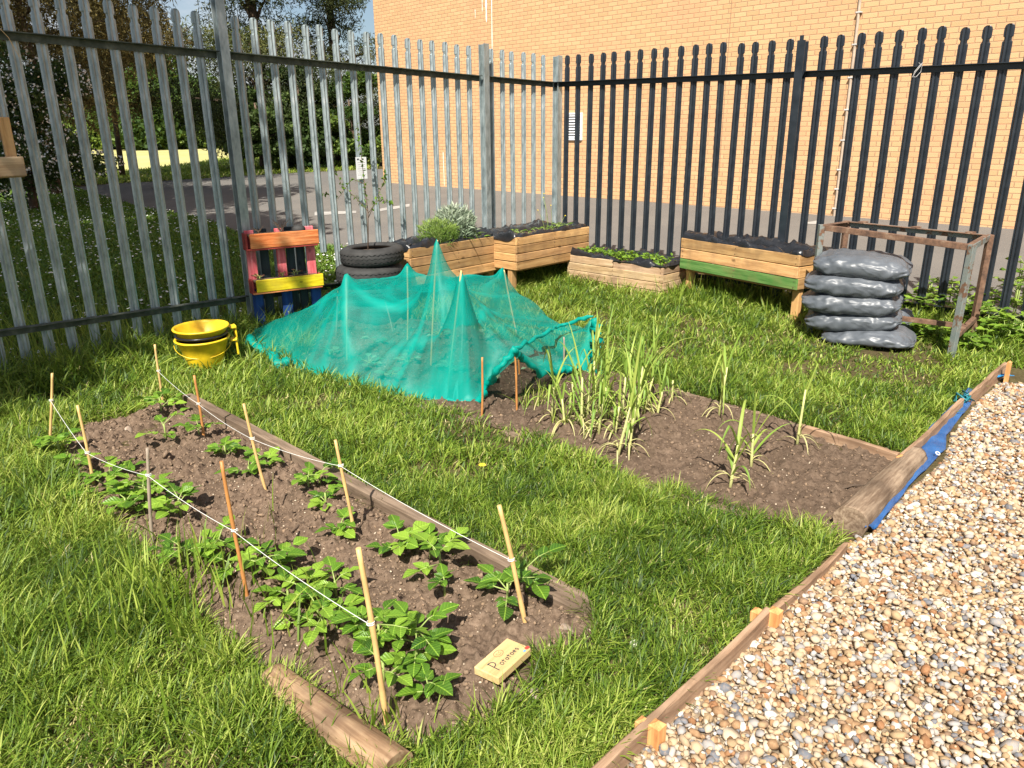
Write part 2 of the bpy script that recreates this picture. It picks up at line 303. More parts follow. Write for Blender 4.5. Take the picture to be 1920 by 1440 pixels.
def mesh_obj(name, V, F, m, parent=None, tint=None, smooth=False, extra=None):
    me = bpy.data.meshes.new(name)
    if isinstance(F, np.ndarray):                        # all faces with the same number of corners: fast path
        k = F.shape[1]; me.vertices.add(len(V)); me.vertices.foreach_set('co', np.ascontiguousarray(V, np.float32).ravel())
        me.loops.add(F.size); me.loops.foreach_set('vertex_index', F.astype(np.int32).ravel()); me.polygons.add(len(F))
        me.polygons.foreach_set('loop_start', np.arange(0, F.size, k, dtype=np.int32)); me.polygons.foreach_set('loop_total', np.full(len(F), k, np.int32))
        me.update(calc_edges=True)
    else: me.from_pydata([tuple(x) for x in V], [], F); me.update()
    if smooth: me.polygons.foreach_set('use_smooth', np.ones(len(me.polygons), bool))
    if tint is None: tint = np.ones((len(V), 3))
    tint = np.asarray(tint, float)
    if tint.ndim == 1: tint = np.repeat(tint[:, None], 3, 1)
    a = me.attributes.new('tint', 'FLOAT_COLOR', 'POINT'); a.data.foreach_set('color', np.concatenate([tint, np.ones((len(V), 1))], 1).astype(np.float32).ravel())
    for k_, arr in (extra or {}).items():
        a = me.attributes.new(k_, 'FLOAT', 'POINT'); a.data.foreach_set('value', np.asarray(arr, np.float32))
    if m is not None: me.materials.append(m)
    o = bpy.data.objects.new(name, me); col.objects.link(o)
    if parent is not None: o.parent = parent
    return o
def thing(name, label, cat, loc=(0, 0, 0), rz=0., group=None):
    o = bpy.data.objects.new(name, None); o.empty_display_size = .1; col.objects.link(o); o.location = tuple(loc); o.rotation_euler = (0, 0, rz)
    return tag(o, label, cat, group)
def tag(o, label=None, cat=None, group=None, kind=None):
    for k_, v_ in (('label', label), ('category', cat), ('group', group), ('kind', kind)):
        if v_: o[k_] = v_
    return o
def rt(lo=.68, hi=1.15):
    a = random.uniform(lo, hi); return (a, a*random.uniform(.96, 1.02), a*random.uniform(.92, 1.02))

def recenter(o):
    me = o.data; n = len(me.vertices); a = np.empty(n*3, np.float32); me.vertices.foreach_get('co', a); a = a.reshape(-1, 3)
    c = np.array([(a[:, 0].min()+a[:, 0].max())/2, (a[:, 1].min()+a[:, 1].max())/2, a[:, 2].min()]); a -= c.astype(np.float32)
    me.vertices.foreach_set('co', a.ravel()); me.update(); o.location = tuple(c); return o

# ================================================================== THE SETTING
def grid_sheet(name, xs, ys, m, zoff=0., keep=None, zfun=None, tint=None):
    X, Y = np.meshgrid(xs, ys); Z = T(X, Y)+zoff
    if zfun is not None: Z = Z + zfun(X, Y)
    V = np.stack([X, Y, Z], -1).reshape(-1, 3); nx = len(xs); ny = len(ys)
    i, j = np.meshgrid(np.arange(nx-1), np.arange(ny-1)); a = (j*nx+i).ravel(); F = np.stack([a, a+1, a+nx+1, a+nx], 1)
    if keep is not None:
        cx = V[F].mean(1); F = F[keep(cx[:, 0], cx[:, 1])]
    tt = None if tint is None else tint(V[:, 0], V[:, 1])
    o = mesh_obj(name, V, F, m, None, tt, smooth=True); o['kind'] = 'structure'; return o
ax = np.concatenate([-np.geomspace(260, 6, 26), np.linspace(-5.5, 7, 90), np.geomspace(7.5, 260, 26)])
ay = np.concatenate([np.linspace(-60, -3, 6), np.linspace(-2, 12, 90), np.geomspace(12.6, 400, 60)])
grid_sheet('ground', ax, ay, M['ground'])

# ground plan -------------------------------------------------------
C_ = np.array([.4858, 9.022]); dL1 = np.array([math.cos(.8023), math.sin(.8023)]); dL2 = np.array([math.cos(.7503), math.sin(.7503)]); dR = np.array([math.cos(-.7198), math.sin(-.7198)])
SP = 2.75/18; B_ = C_-dL2*SP*7; A_ = B_-dL1*2.75; Z_ = A_-dL1*2.75*1.3; D_ = C_+dR*(SP*18.15); E_ = D_+dR*2.75
nR = np.array([.659, .752]); nL = np.array([-.719, .695])
def P2(*pts): return [tuple(GT(*p)[:2]) for p in pts]
wallA = np.array([-3.44, 21.4]); wdir = np.array([.695, -.72]); wdir /= np.linalg.norm(wdir)
park = [tuple(GT(135, 352)[:2]), tuple(GT(187, 369)[:2]), tuple(GT(260, 390)[:2]), tuple(GT(375, 410)[:2]), tuple(GT(470, 447)[:2]), (-3.5, 11.6), (-1.5, 9.9), (-.5, 9.5), tuple(C_+nR*.42)] \
    + [tuple(C_+dR*k+nR*(.42 if k < 2.5 else .20)) for k in (1, 2.2, 3.5, 5, 8)] + [(9, 14), (2, 24), (-2, 26.5), tuple(GT(530, 325)[:2]), tuple(GT(370, 335)[:2]), tuple(GT(230, 343)[:2])]
grid_sheet('car_park', np.linspace(-14, 9, 170), np.linspace(3.5, 28, 180), M['tarmac'], .004, lambda x, y: inpoly(x, y, park))
field = [tuple(GT(95, 318)[:2]), tuple(GT(250, 326)[:2]), tuple(GT(420, 312)[:2]), tuple(GT(470, 300)[:2]), (-9, 45), (-9, 80), (-70, 80), (-70, 36)]
grid_sheet('field', np.linspace(-70, -5, 160), np.linspace(24, 80, 120), M['field'], .006, lambda x, y: inpoly(x, y, field))

bed1 = P2((118, 842), (150, 800), (235, 785), (300, 752), (345, 757), (560, 862), (690, 940), (860, 1035), (985, 1105), (1128, 1160), (1118, 1215), (1010, 1240), (990, 1330), (850, 1385), (740, 1410), (620, 1345), (500, 1262), (400, 1190), (300, 1085), (180, 970), (120, 900))
bed2 = P2((560, 692), (640, 722), (740, 744), (905, 798), (960, 812), (1130, 872), (1180, 902), (1420, 975), (1560, 1012), (1600, 1003), (1700, 868), (1690, 852), (1500, 797), (1290, 738), (1120, 690), (1000, 655), (860, 610), (700, 590), (600, 610))
gravel = P2((1178, 1440), (1225, 1385), (1330, 1275), (1450, 1155), (1590, 1020), (1634, 1005), (1712, 913), (1768, 867), (1788, 816), (1826, 764), (1876, 720), (1960, 722), (2200, 760)) + [(5.5, 3.2), (2.2, -.2), (.6, .2)]
def soilz(P, hmax, seed, mound=True):
    def f(x, y):
        d = pdist(x, y, P); ins = inpoly(x, y, P); d = np.where(ins, d, 0)
        e = np.clip(d/.10, 0, 1); n = fbm(x, y, 9, seed, 4)-.5; cl = fbm(x, y, 34, seed+5, 3)
        cl = np.maximum(cl-.5, 0)*.11; low = fbm(x, y, 2.4, seed+9, 2)-.5
        return e*(hmax + n*.055 + cl + low*.05)
    return f
soil1 = soilz(bed1, .018, 3); soil2 = soilz(bed2, .010, 21)
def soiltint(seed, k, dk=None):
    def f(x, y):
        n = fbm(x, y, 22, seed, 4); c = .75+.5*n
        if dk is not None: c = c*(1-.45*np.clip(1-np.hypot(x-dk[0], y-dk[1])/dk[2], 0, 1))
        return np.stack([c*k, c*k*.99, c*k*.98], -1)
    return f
grid_sheet('potato_bed_soil', np.arange(-2.75, .6, .0085), np.arange(1.5, 4.75, .0085), M['soil'], .008, lambda x, y: inpoly(x, y, bed1), soil1, soiltint(4, 1.0))
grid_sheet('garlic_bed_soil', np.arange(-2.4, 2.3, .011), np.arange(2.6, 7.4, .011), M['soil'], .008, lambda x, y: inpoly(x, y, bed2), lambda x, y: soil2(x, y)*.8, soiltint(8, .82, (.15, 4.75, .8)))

# stones: one mesh of many pebbles
def icosphere(sub):
    import bmesh as bm_
    b = bm_.new(); bm_.ops.create_icosphere(b, subdivisions=sub, radius=1.); V = np.array([v.co[:] for v in b.verts]); F = np.array([[v.index for v in f.verts] for f in b.faces]); b.free(); return V, F
def stones(name, P, size, colr, m, sub=2, flat=(.5, .8), seed=1, smooth=True, rough=.22, tilt=.5):
    r = np.random.default_rng(seed); V0, F0 = icosphere(sub); K = 14; prot = []
    for k in range(K):
        q = V0.copy()
        for _ in range(7):                                # chop flat facets off the ball: chipped flint
            d = r.normal(size=3); d /= np.linalg.norm(d); lim = r.uniform(.55, .88); h = q@d; q = q - np.maximum(h-lim, 0)[:, None]*d*.92
        q = q*(1+r.normal(size=3)*rough*.5); prot.append(q)
    prot = np.array(prot); n = len(P); k = r.integers(0, K, n); q = prot[k]
    sc_ = np.stack([r.uniform(.85, 1.35, n), r.uniform(.65, 1., n), r.uniform(*flat, n)], 1)*np.asarray(size)[:, None]
    q = q*sc_[:, None, :]; a = r.uniform(0, 6.283, n); tx = r.normal(size=n)*tilt; ty = r.normal(size=n)*tilt
    ca, sa = np.cos(a), np.sin(a); x = q[..., 0]; y = q[..., 1]; z = q[..., 2]
    y, z = y*np.cos(tx)[:, None]-z*np.sin(tx)[:, None], y*np.sin(tx)[:, None]+z*np.cos(tx)[:, None]
    x, z = x*np.cos(ty)[:, None]+z*np.sin(ty)[:, None], -x*np.sin(ty)[:, None]+z*np.cos(ty)[:, None]
    x, y = x*ca[:, None]-y*sa[:, None], x*sa[:, None]+y*ca[:, None]
    V = (np.stack([x, y, z], -1)+np.asarray(P)[:, None, :]).reshape(-1, 3); nv = len(V0)
    F = (F0[None]+(np.arange(n)*nv)[:, None, None]).reshape(-1, 3); tint = np.repeat(colr, nv, 0)
    return mesh_obj(name, V, F, m, None, tint, smooth=smooth)
def scatter(P, dens, seed, jitter=.5):
    P = np.asarray(P); x0, y0 = P.min(0); x1, y1 = P.max(0); r = np.random.default_rng(seed); s = 1/math.sqrt(dens)
    X, Y = np.meshgrid(np.arange(x0, x1, s), np.arange(y0, y1, s)); X = X.ravel(); Y = Y.ravel()
    X = X+r.uniform(-jitter, jitter, len(X))*s*1.4; Y = Y+r.uniform(-jitter, jitter, len(Y))*s*1.4; k = inpoly(X, Y, P); return X[k], Y[k]
vis = P2((1100, 1500), (2080, 1500), (2080, 690), (1700, 690))          # what the camera and a step to the side can see of the gravel
pal = np.array([[.43, .32, .205], [.36, .255, .145], [.30, .18, .095], [.27, .13, .06], [.48, .40, .29], [.58, .55, .49], [.30, .29, .28], [.15, .16, .18], [.22, .14, .09], [.52, .42, .31], [.40, .365, .33]])
pw = np.array([.18, .15, .09, .06, .14, .09, .09, .07, .05, .05, .04]); pw /= pw.sum()
allP = []; allS = []; allC = []
for lay, (dens, z0, s0) in enumerate(((3200, .004, .0128), (2700, .018, .0120))):
    x, y = scatter(gravel, dens, 31+lay); k = (y > .6) & (x < 4.9) & (np.hypot(x-2.4, y-2.6) < 3.4); x = x[k]; y = y[k]; n = len(x)
    e = pdist(x, y, gravel); z = T(x, y)+z0*np.clip(e/.06, .2, 1)+rng.uniform(-.004, .006, n)+.012*(fbm(x, y, 2.5, 77)-.5)
    s = s0*np.exp(rng.normal(size=n)*.33); s = np.minimum(s, .027); c = pal[rng.choice(len(pal), n, p=pw)]*rng.uniform(.82, 1.12, (n, 1)); c = np.clip(c, 0, .9)
    allP.append(np.stack([x, y, z], 1)); allS.append(s); allC.append(c)
g = stones('gravel', np.concatenate(allP), np.concatenate(allS), np.concatenate(allC), M['stone'], sub=1, flat=(.42, .75), seed=5, smooth=False, tilt=.35)
tag(g, 'cream, orange and grey flint gravel to the right of the edging boards', 'gravel', kind='stuff')
gb = grid_sheet('gravel_base', np.linspace(0, 5.5, 480), np.linspace(-.2, 5.6, 480), m_flat('gravel_grit', (.26, .20, .135), .95, var=.5, scale=80, bmp=.6), .003, lambda x, y: inpoly(x, y, gravel))
# crumbs and clods on the soil
for nm, P, zf, dens, lab, kk in (('soil_crumbs', bed1, soil1, 3800, 'crumbly brown soil crumbs and pale grit on the potato bed', 1.), ('soil_crumbs', bed2, lambda x, y: soil2(x, y)*.8, 1300, 'fine dark crumbs and pale chips on the garlic bed', .85)):
    x, y = scatter(P, dens, 41 if P is bed1 else 42); n = len(x); s = np.exp(rng.normal(size=n)*.55)*.0042; s = np.clip(s, .0018, .021); lb_ = GT(942, 1236); k = np.hypot(x-lb_[0], y-lb_[1]) > .13; x, y, s = x[k], y[k], s[k]; n = len(x)
    pale = rng.random(n) < .06; s[pale] = np.clip(s[pale], .002, .0055)
    c = np.outer(rng.uniform(.7, 1.25, n), [.18, .128, .09])*kk; c[pale] = np.outer(rng.uniform(.8, 1.2, pale.sum()), [.50, .42, .32])
    o = stones(nm, np.stack([x, y, T(x, y)+.008+zf(x, y)+s*.2], 1), s, c, M['stone'], sub=1, flat=(.5, .9), seed=int(dens), smooth=False); tag(o, lab, 'soil', kind='stuff')

# ================================================================== BRICK BUILDING
wt = thing('brick_building', 'buff brick building with a blank wall beyond the black fence', 'building', (*wallA, 0), math.atan2(wdir[1], wdir[0]))
WL, WH = 24., 9.
b_ = MB(); xs = np.linspace(0, WL, 3)
b_.add([(0, 0, -.2), (WL, 0, -.2), (WL, 0, WH), (0, 0, WH), (0, 9, -.2), (WL, 9, -.2), (WL, 9, WH), (0, 9, WH)], [(0, 1, 2, 3), (4, 0, 3, 7), (1, 5, 6, 2), (5, 4, 7, 6), (3, 2, 6, 7)])
b_.obj('wall', M['brick'], wt)
Wn = Vector((wdir[0], wdir[1], 0)); wn3 = np.array([wdir[1], -wdir[0]])           # outward normal
def onwall(u, v):                                    # where a sight line meets the wall: (along, height)
    d = ray(u, v); M2 = np.array([[d[0], -wdir[0]], [d[1], -wdir[1]]]); t_, s_ = np.linalg.solve(M2, wallA); return s_, CAMH+d[2]*t_
# louvred vent
(s0, z1), (s1, z0) = onwall(1064, 212), onwall(1092, 263)
v = MB(); wv, hv = s1-s0, z1-z0; fr = .035
for cx, cz, dx, dz in ((s0+wv/2, z0+fr/2, wv, fr), (s0+wv/2, z1-fr/2, wv, fr), (s0+fr/2, (z0+z1)/2, fr, hv-2*fr), (s1-fr/2, (z0+z1)/2, fr, hv-2*fr)): v.box((cx, -.02, cz), (dx, .045, dz))
vo = v.obj('vent', M['ventwhite'], wt); MB().box((s0+wv/2, -.003, (z0+z1)/2), (wv-.05, .004, hv-.05)).obj('backing', M['ventdark'], vo)
for k in range(9): MB().box((s0+wv/2, -.018, z0+fr+(k+.5)*(hv-2*fr)/9), (wv-2*fr, .028, (hv-2*fr)/9*.5), rot=Matrix.Rotation(R(-28), 3, 'X')).obj('louvre', M['ventwhite'], vo)
# conduit with clips
p = MB(); pts = [onwall(u, v_) for u, v_ in ((1612, 0), (1606, 75), (1596, 160), (1585, 260), (1570, 385), (1566, 408))]
pts = [(a, z) for a, z in pts]; am = np.mean([a for a, _ in pts]); pts = [(am+(a-am)*.25, z) for a, z in pts]; pts = [(pts[0][0], WH-.2)]+pts
p.tube([(a, -.035, z) for a, z in pts], .022, 8); po = p.obj('conduit', M['pipe'], wt)
for u, v_ in ((1609, 24), (1604, 84), (1593, 146), (1585, 206), (1577, 263), (1570, 318), (1566, 354), (1560, 390)):
    a, z = onwall(u, v_); MB().box((am+(pts[1][0]-am)*0, -.035, z), (.085, .055, .022)).obj('clip', M['clip'], po)
# movement joint, lime streaks, pale streak low down
a, _ = onwall(1368, 60); MB().box((a, -.002, WH/2+.4), (.011, .008, WH-.9)).obj('movement_joint', m_flat('joint_sealant', (.30, .19, .11), .9), wt)
def streak(u0, v0, u1, v1, wd, sd):
    r = random.Random(sd); a0, z0 = onwall(u0, v0); a1, z1 = onwall(u1, v1); n = 24; Lp = []; Rp = []
    for i in range(n+1):
        q = i/n; a = a0+(a1-a0)*q*.3; z = z0+(z1-z0)*q; ww = wd*(.6+.5*r.random())*(1-.55*q if i < n else .1); Lp.append((a-ww/2, -.0035, z)); Rp.append((a+ww/2, -.0035, z))
    V = Lp+Rp; MB().add(V, [(i, i+1, n+2+i, n+1+i) for i in range(n)]).obj("lime_streak", M["limewash"], wt)
streak(910, -80, 913, 42, .085, 1); streak(921, -80, 922, 148, .035, 2); streak(903, -60, 905, 22, .03, 4); streak(831, 285, 834, 350, .03, 3); streak(891, 18, 892, 34, .02, 5)
# worn painted marks on the tarmac
def mark(name, pts, lab, m=M['whitepaint']):
    V = [(*GT(*q)[:2], float(T(*GT(*q)[:2]))+.009) for q in pts]; o = MB().sheet(V).obj(name, m); recenter(o); return tag(o, lab, 'road marking', kind=None)
mark('parking_line', ((700, 394), (768, 383), (768, 388), (700, 399)), 'worn white parking line on the tarmac behind the tyre planter')
mark('parking_line', ((590, 398), (668, 396), (668, 400), (590, 405)), 'faded parking line on the tarmac behind the painted pallet planter')
mark('painted_patch', ((1510, 418), (1530, 415), (1545, 417), (1540, 421), (1515, 421)), 'small white patch on the tarmac seen left of the steel frame')

# ================================================================== PALISADE FENCES
def pale_mesh(ztop, zbot=.05, wd=.068):
    px = np.array([-.5, -.34, -.2, 0, .2, .34, .5])*wd; py = np.array([0, .002, .017, .009, .017, .002, 0])*1.
    lv = [(zbot, 1), ((zbot+ztop)/2, 1), (ztop-.125, 1), (ztop-.115, .72), (ztop-.095, .72), (ztop-.085, 1), (ztop-.03, 1), (ztop-.01, .82), (ztop, .45)]
    V = []; n = len(px)
    for off in (0, .0035):
        for z, s in lv:
            for i in range(n): V.append((px[i]*s if abs(px[i]) > .2*wd or s < .6 else px[i], -py[i]+off, z))
    m_ = len(lv)*n; F = []
    for k in range(len(lv)-1):
        for i in range(n-1):
            a = k*n+i; F += [(a, a+1, a+n+1, a+n), (m_+a, m_+a+n, m_+a+n+1, m_+a+1)]
        F += [(k*n, k*n+n, m_+k*n+n, m_+k*n), (k*n+n-1, m_+k*n+n-1, m_+k*n+2*n-1, k*n+2*n-1)]
    a = (len(lv)-1)*n; F += [(a+i, a+i+1, m_+a+i+1, m_+a+i) for i in range(n-1)]
    return V, F
def local(org, d, p): v = np.asarray(p)-org; return v@d, v@np.array([-d[1], d[0]])
def fence(name, label, posts, inward, m, mr, gaps, ztopf, short=None, railm=None):
    """posts: list of xy ; every bay filled with pales every SP. Built in the thing's own frame, origin at first post."""
    org = np.array(posts[0]); t_ = thing(name, label, 'fence', (*org, 0)); r = random.Random(3)
    cache = {}
    for bi in range(len(posts)-1):
        a, b = np.array(posts[bi]), np.array(posts[bi+1]); L_ = np.linalg.norm(b-a); d = (b-a)/L_; ang = math.atan2(d[1], d[0]); inn = np.array([d[1], -d[0]])
        # bottom pitch of pales
        k0, k1 = gaps[bi]
        for s in k1:
            xy = a+d*s; zt = ztopf(xy); gz = float(T(*xy)); key = round((zt-gz)*50)
            if short and abs(np.linalg.norm(xy-short[0])) < .05:
                V, F = pale_mesh(zt, short[1]); o = MB().add(V, F).obj('pale', m, t_); o['label'] = 'short pale that stops above the ground'
            else:
                if key not in cache:
                    V, F = pale_mesh(zt); o = MB().add(V, F).obj('pale', m, t_); cache[key] = o; 
                else: o = cache[key].copy(); col.objects.link(o); o.parent = t_
            o.location = (*(xy-org), 0); o.rotation_euler = (R(r.uniform(-.25, .25)), R(r.uniform(-.3, .3)), ang+R(r.uniform(-1.5, 1.5)))
        ca = a+d*.03; cb = b-d*.03
        for zr in (-.287, -2.16):
            za, zb = ztopf(a)+zr, ztopf(b)+zr
            rl = MB(); Vr = []
            for q, z in ((ca, za), (cb, zb)):
                for (o_, h_) in ((.020, .022), (.072, .022), (.072, .016), (.026, .016), (.026, -.030), (.020, -.030)): Vr.append((*(q-org+inn*o_), z+h_))
            rl.add(Vr, [(i, (i+1) % 6, 6+(i+1) % 6, 6+i) for i in range(6)]+[(0, 1, 2, 3, 4, 5), (11, 10, 9, 8, 7, 6)]).obj('rail', mr, t_)
    for pi, p_ in enumerate(posts):
        if pi in (0,) and name == 'galvanised_fence': continue
        a = np.array(posts[max(0, pi-1)]); b = np.array(posts[min(len(posts)-1, pi+1)]); d = (b-a)/np.linalg.norm(b-a); inn = np.array([d[1], -d[0]]); q = np.array(p_)-org
        zt = ztopf(p_)+{1: .10, 2: .03}.get(pi, 0.)*(name == 'galvanised_fence') + (.0 if name == 'galvanised_fence' else -.02)
        pm = MB(); ang = math.atan2(d[1], d[0]); w2 = .072
        if name != 'galvanised_fence' and pi == 0: continue
        pm.box((*(q+inn*.098), zt/2), (w2, .008, zt), ang); pm.box((*(q+inn*.026), zt/2), (w2, .008, zt-.01), ang); pm.box((*(q+inn*.062), zt/2), (.007, .064, zt-.006), ang)
        pm.obj('post', m, t_)
        if name != 'galvanised_fence': pm2 = MB(); pm2.box((*(q+inn*.098), zt+.018), (.035, .008, .04), ang); pm2.obj('post_tip', m, t_)
    return t_
zL = lambda p: 2.4-.012-.0223*(-(np.linalg.norm(np.asarray(p)-C_)))
zR = lambda p: 2.4-.012-.0118*np.linalg.norm(np.asarray(p)-C_)
nb0 = [2.75*1.3-SP*(k+1) for k in range(23)]
F1 = fence('galvanised_fence', 'galvanised steel palisade fence with upright pales along the left and back', [tuple(Z_), tuple(A_), tuple(B_), tuple(C_)], 1, M['galv'], M['galvrail'],
           [(0, [s for s in nb0 if s > .02]), (0, [SP*k for k in range(1, 18)]), (0, [SP*k for k in range(1, 7)])], zL, short=(A_+dL1*SP*5, .60))
F2 = fence('black_fence', 'black painted palisade fence along the right side of the garden', [tuple(C_), tuple(D_), tuple(E_)], 1, M['blackpaint'], M['blackpaint'],
           [(0, [SP*(k+1.19) for k in range(17)]), (0, [SP*(k+1.0) for k in range(17)])], zR)

# ================================================================== TREES BEYOND THE FENCE
def leaf_cloud(C, rad, n, ln, wd, seed, shell=.55, outward=.5, lean=0.):
    """n small leaf-sized quads spread through ellipsoid clumps C (k,3) with radii rad (k,3)"""
    r = np.random.default_rng(seed); C = np.asarray(C, float); rad = np.asarray(rad, float); k = r.choice(len(C), n, p=(rad.prod(1)/rad.prod(1).sum()))
    d = r.normal(size=(n, 3)); d /= np.linalg.norm(d, axis=1)[:, None]; q = r.uniform(shell, 1.12, n)**.8
    P = C[k]+d*rad[k]*q[:, None]; ax = d*outward+r.normal(size=(n, 3))*(1-outward*.6); ax[:, 2] += lean; ax /= np.linalg.norm(ax, axis=1)[:, None]
    o = np.cross(ax, r.normal(size=(n, 3))); o /= np.linalg.norm(o, axis=1)[:, None]; l = ln*r.uniform(.6, 1.3, n)[:, None]; w_ = wd*r.uniform(.6, 1.3, n)[:, None]
    V = np.stack([P-ax*l*.5, P+o*w_*.5, P+ax*l*.5, P-o*w_*.5], 1).reshape(-1, 3); F = np.arange(4*n).reshape(-1, 4)
    base = r.uniform(.15, .75, len(C))[k]; tint = np.clip(base+r.normal(size=n)*.16, 0, 1); return V, F, np.repeat(tint, 4)
def tree(name, label, x, y, h, rad, mt, seed, n=14000, ln=.3, wd=.09, z0=.8, clumps=34, cat='tree', group=None, shape='cone', trunk_r=.2, outward=.5, gap=1., blossom=0):
    r = np.random.default_rng(seed); gz = float(T(x, y)); t_ = thing(name, label, cat, (x, y, gz), 0, group); C = []; Rr = []
    for i in range(clumps):
        q = (i+.5)/clumps; z = z0+(h-z0)*q; e = {'cone': (1-q)**.7*.9+.14, 'round': math.sin(math.pi*(q*.86+.12)), 'col': .75+.3*math.sin(q*9)}[shape]
        a = i*2.4+r.normal()*.5; dd = rad*e*r.uniform(.25, .95); C.append((math.cos(a)*dd, math.sin(a)*dd, z+r.normal()*.25)); s = rad*r.uniform(.22, .42)*gap*(.6+.5*e); Rr.append((s*r.uniform(.9, 1.4), s*r.uniform(.9, 1.4), s*r.uniform(.45, .8)))
    V, F, tt = leaf_cloud(C, Rr, n, ln, wd, seed, .3, outward); mesh_obj('crown', V, F, mt, t_, tt)
    if blossom:
        V, F, tt = leaf_cloud(C, np.array(Rr)*1.04, blossom, .055, .05, seed+1, .97, 0.); mesh_obj('blossom', V, F, M['daisy'], t_, tt)
    tk = MB(); top = (r.normal()*.3, r.normal()*.3, h*.85); tk.tube([(0, 0, -.1), (.05, .02, h*.25), (top[0]*.5, top[1]*.5, h*.5), top], [trunk_r, trunk_r*.8, trunk_r*.55, .03], 9)
    for c in C[::2]:
        zb = max(.3, c[2]*.82); tk.tube([(top[0]*zb/h*.8, top[1]*zb/h*.8, zb), (c[0]*.5, c[1]*.5, (zb+c[2])/2+.1), c], [trunk_r*.3, trunk_r*.2, .015], 5)
    tk.obj('trunk', M['bark'], t_, smooth=True); return t_
def tx(u, Y): return onY(u, 300, Y)[0]
tree('conifer', 'tall browning conifer with drooping bare lower branches at the far left', tx(95, 21), 21, 10, 3.4, M['pinebrown'], 11, 60000, .20, .035, 1.6, 46, shape='round', gap=1.0, trunk_r=.14)
tree('conifer', 'olive brown conifer between the left conifer and the patch of sky', tx(225, 27), 27, 8.6, 2.1, M['pinebrown'], 12, 34000, .20, .035, 1.9, 36, shape='round', trunk_r=.10)
tree('pine_tree', 'dark green pine tree right of the patch of sky', tx(500, 29), 29, 10.5, 3.3, M['pine'], 13, 70000, .20, .035, .6, 54, shape='col', trunk_r=.28)
tree('pine_tree', 'dark pine tree growing closest to the corner of the brick building', tx(640, 31), 31, 10.5, 2.4, M['pine'], 14, 52000, .20, .035, .4, 44, shape='col', trunk_r=.25)
tree('broadleaf_tree', 'sunlit yellow-green tree far behind the gap between the pines', tx(310, 60), 60, 6.3, 5.2, M['tree'], 15, 14000, .45, .3, .2, 30, shape='round', trunk_r=.3)
tree('hawthorn', 'hawthorn bush covered in white blossom at the far left', tx(45, 17.5), 17.5, 3.3, 1.55, M['shrub'], 16, 14000, .10, .07, .3, 22, shape='round', trunk_r=.1, blossom=4200)
tree('shrub', 'dark shrub below the conifer behind the hawthorn', tx(40, 24), 24, 2.2, 1.6, M['shrub'], 17, 10000, .16, .1, .1, 18, shape='round', trunk_r=.06, cat='shrub')
tree('shrub', 'leafy shrub at the foot of the pine right of the field', tx(500, 27), 27, 2.6, 1.3, M['shrub'], 18, 9000, .16, .1, .1, 16, shape='round', trunk_r=.06, cat='shrub')
tree('shrub', 'dark ivy-clad shrub in front of the pines', tx(560, 27.5), 27.5, 3.2, 1.7, M['shrub'], 19, 12000, .16, .1, .1, 18, shape='round', trunk_r=.06, cat='shrub')
tree('shrub', 'shrub beside the corner of the brick building', tx(668, 27.5), 27.5, 2.6, 1.3, M['tree'], 20, 9000, .14, .1, .1, 16, shape='round', trunk_r=.06, cat='shrub')
hd = [(tx(u, 62), 62+rng.uniform(-2, 2), 1.0+rng.uniform(-.3, .5)) for u in range(60, 520, 13)]
V, F, tt = leaf_cloud(hd, [(2.2, 1.4, 1.6)]*len(hd), 26000, .35, .25, 91, .5, .2); o = mesh_obj('hedgerow', V, F, M['tree'], None, tt); recenter(o); tag(o, 'green hedgerow along the far side of the mown field', 'hedge', kind='stuff')
hd = [(tx(u, 78), 78+rng.uniform(-2, 2), 2.6+rng.uniform(-1.5, 1.6)) for u in list(range(20, 230, 14))+list(range(400, 540, 14))]
V, F, tt = leaf_cloud(hd, [(3.2, 1.8, 3.0)]*len(hd), 16000, .5, .35, 92, .5, .2); o = mesh_obj('distant_wood', V, F, M['shrub'], None, tt); recenter(o); tag(o, 'dark distant wood behind the far hedgerow', 'wood', kind='stuff')
# the trees standing left of the picture, whose crowns shade the fence and the lawn
def shade_tree(label, x, y, cz, rr, n, seed, C=None):
    t_ = thing('broadleaf_tree', label, 'tree', (x, y, float(T(x, y))), 0, 'trees left of the garden'); r = np.random.default_rng(seed); C = []; Rr = []
    for i in range(26):
        d = r.normal(size=3); d /= np.linalg.norm(d); C.append((d[0]*rr[0]*.7, d[1]*rr[1]*.7, cz+d[2]*rr[2]*.7)); s = r.uniform(.28, .42); Rr.append((rr[0]*s, rr[1]*s, rr[2]*s))
    V, F, tt = leaf_cloud(C, Rr, n, .20, .14, seed, .1, 0.); mesh_obj('crown', V, F, M['tree'], t_, tt)
    tk = MB(); tk.tube([(0, 0, -.1), (.1, 0, cz*.5), (0, .1, cz)], [.25, .2, .08], 9)
    for c in C[::3]: tk.tube([(0, 0, cz*.6), (c[0]*.5, c[1]*.5, (cz*.6+c[2])/2), c], [.1, .06, .02], 5)
    tk.obj('trunk', M['bark'], t_, smooth=True)
shade_tree('broad leafy tree left of the garden shading the near fence', -6.0, 1.3, 7.0, (2.9, 3.1, 2.2), 34000, 51)
shade_tree('broad leafy tree left of the lawn shading the middle of the fence', -8.2, 5.6, 8.0, (3.7, 3.5, 2.4), 36000, 52)
shade_tree('broad leafy tree left of the lawn shading the car park', -11.2, 11.6, 8.5, (4.5, 4.0, 2.6), 34000, 53)

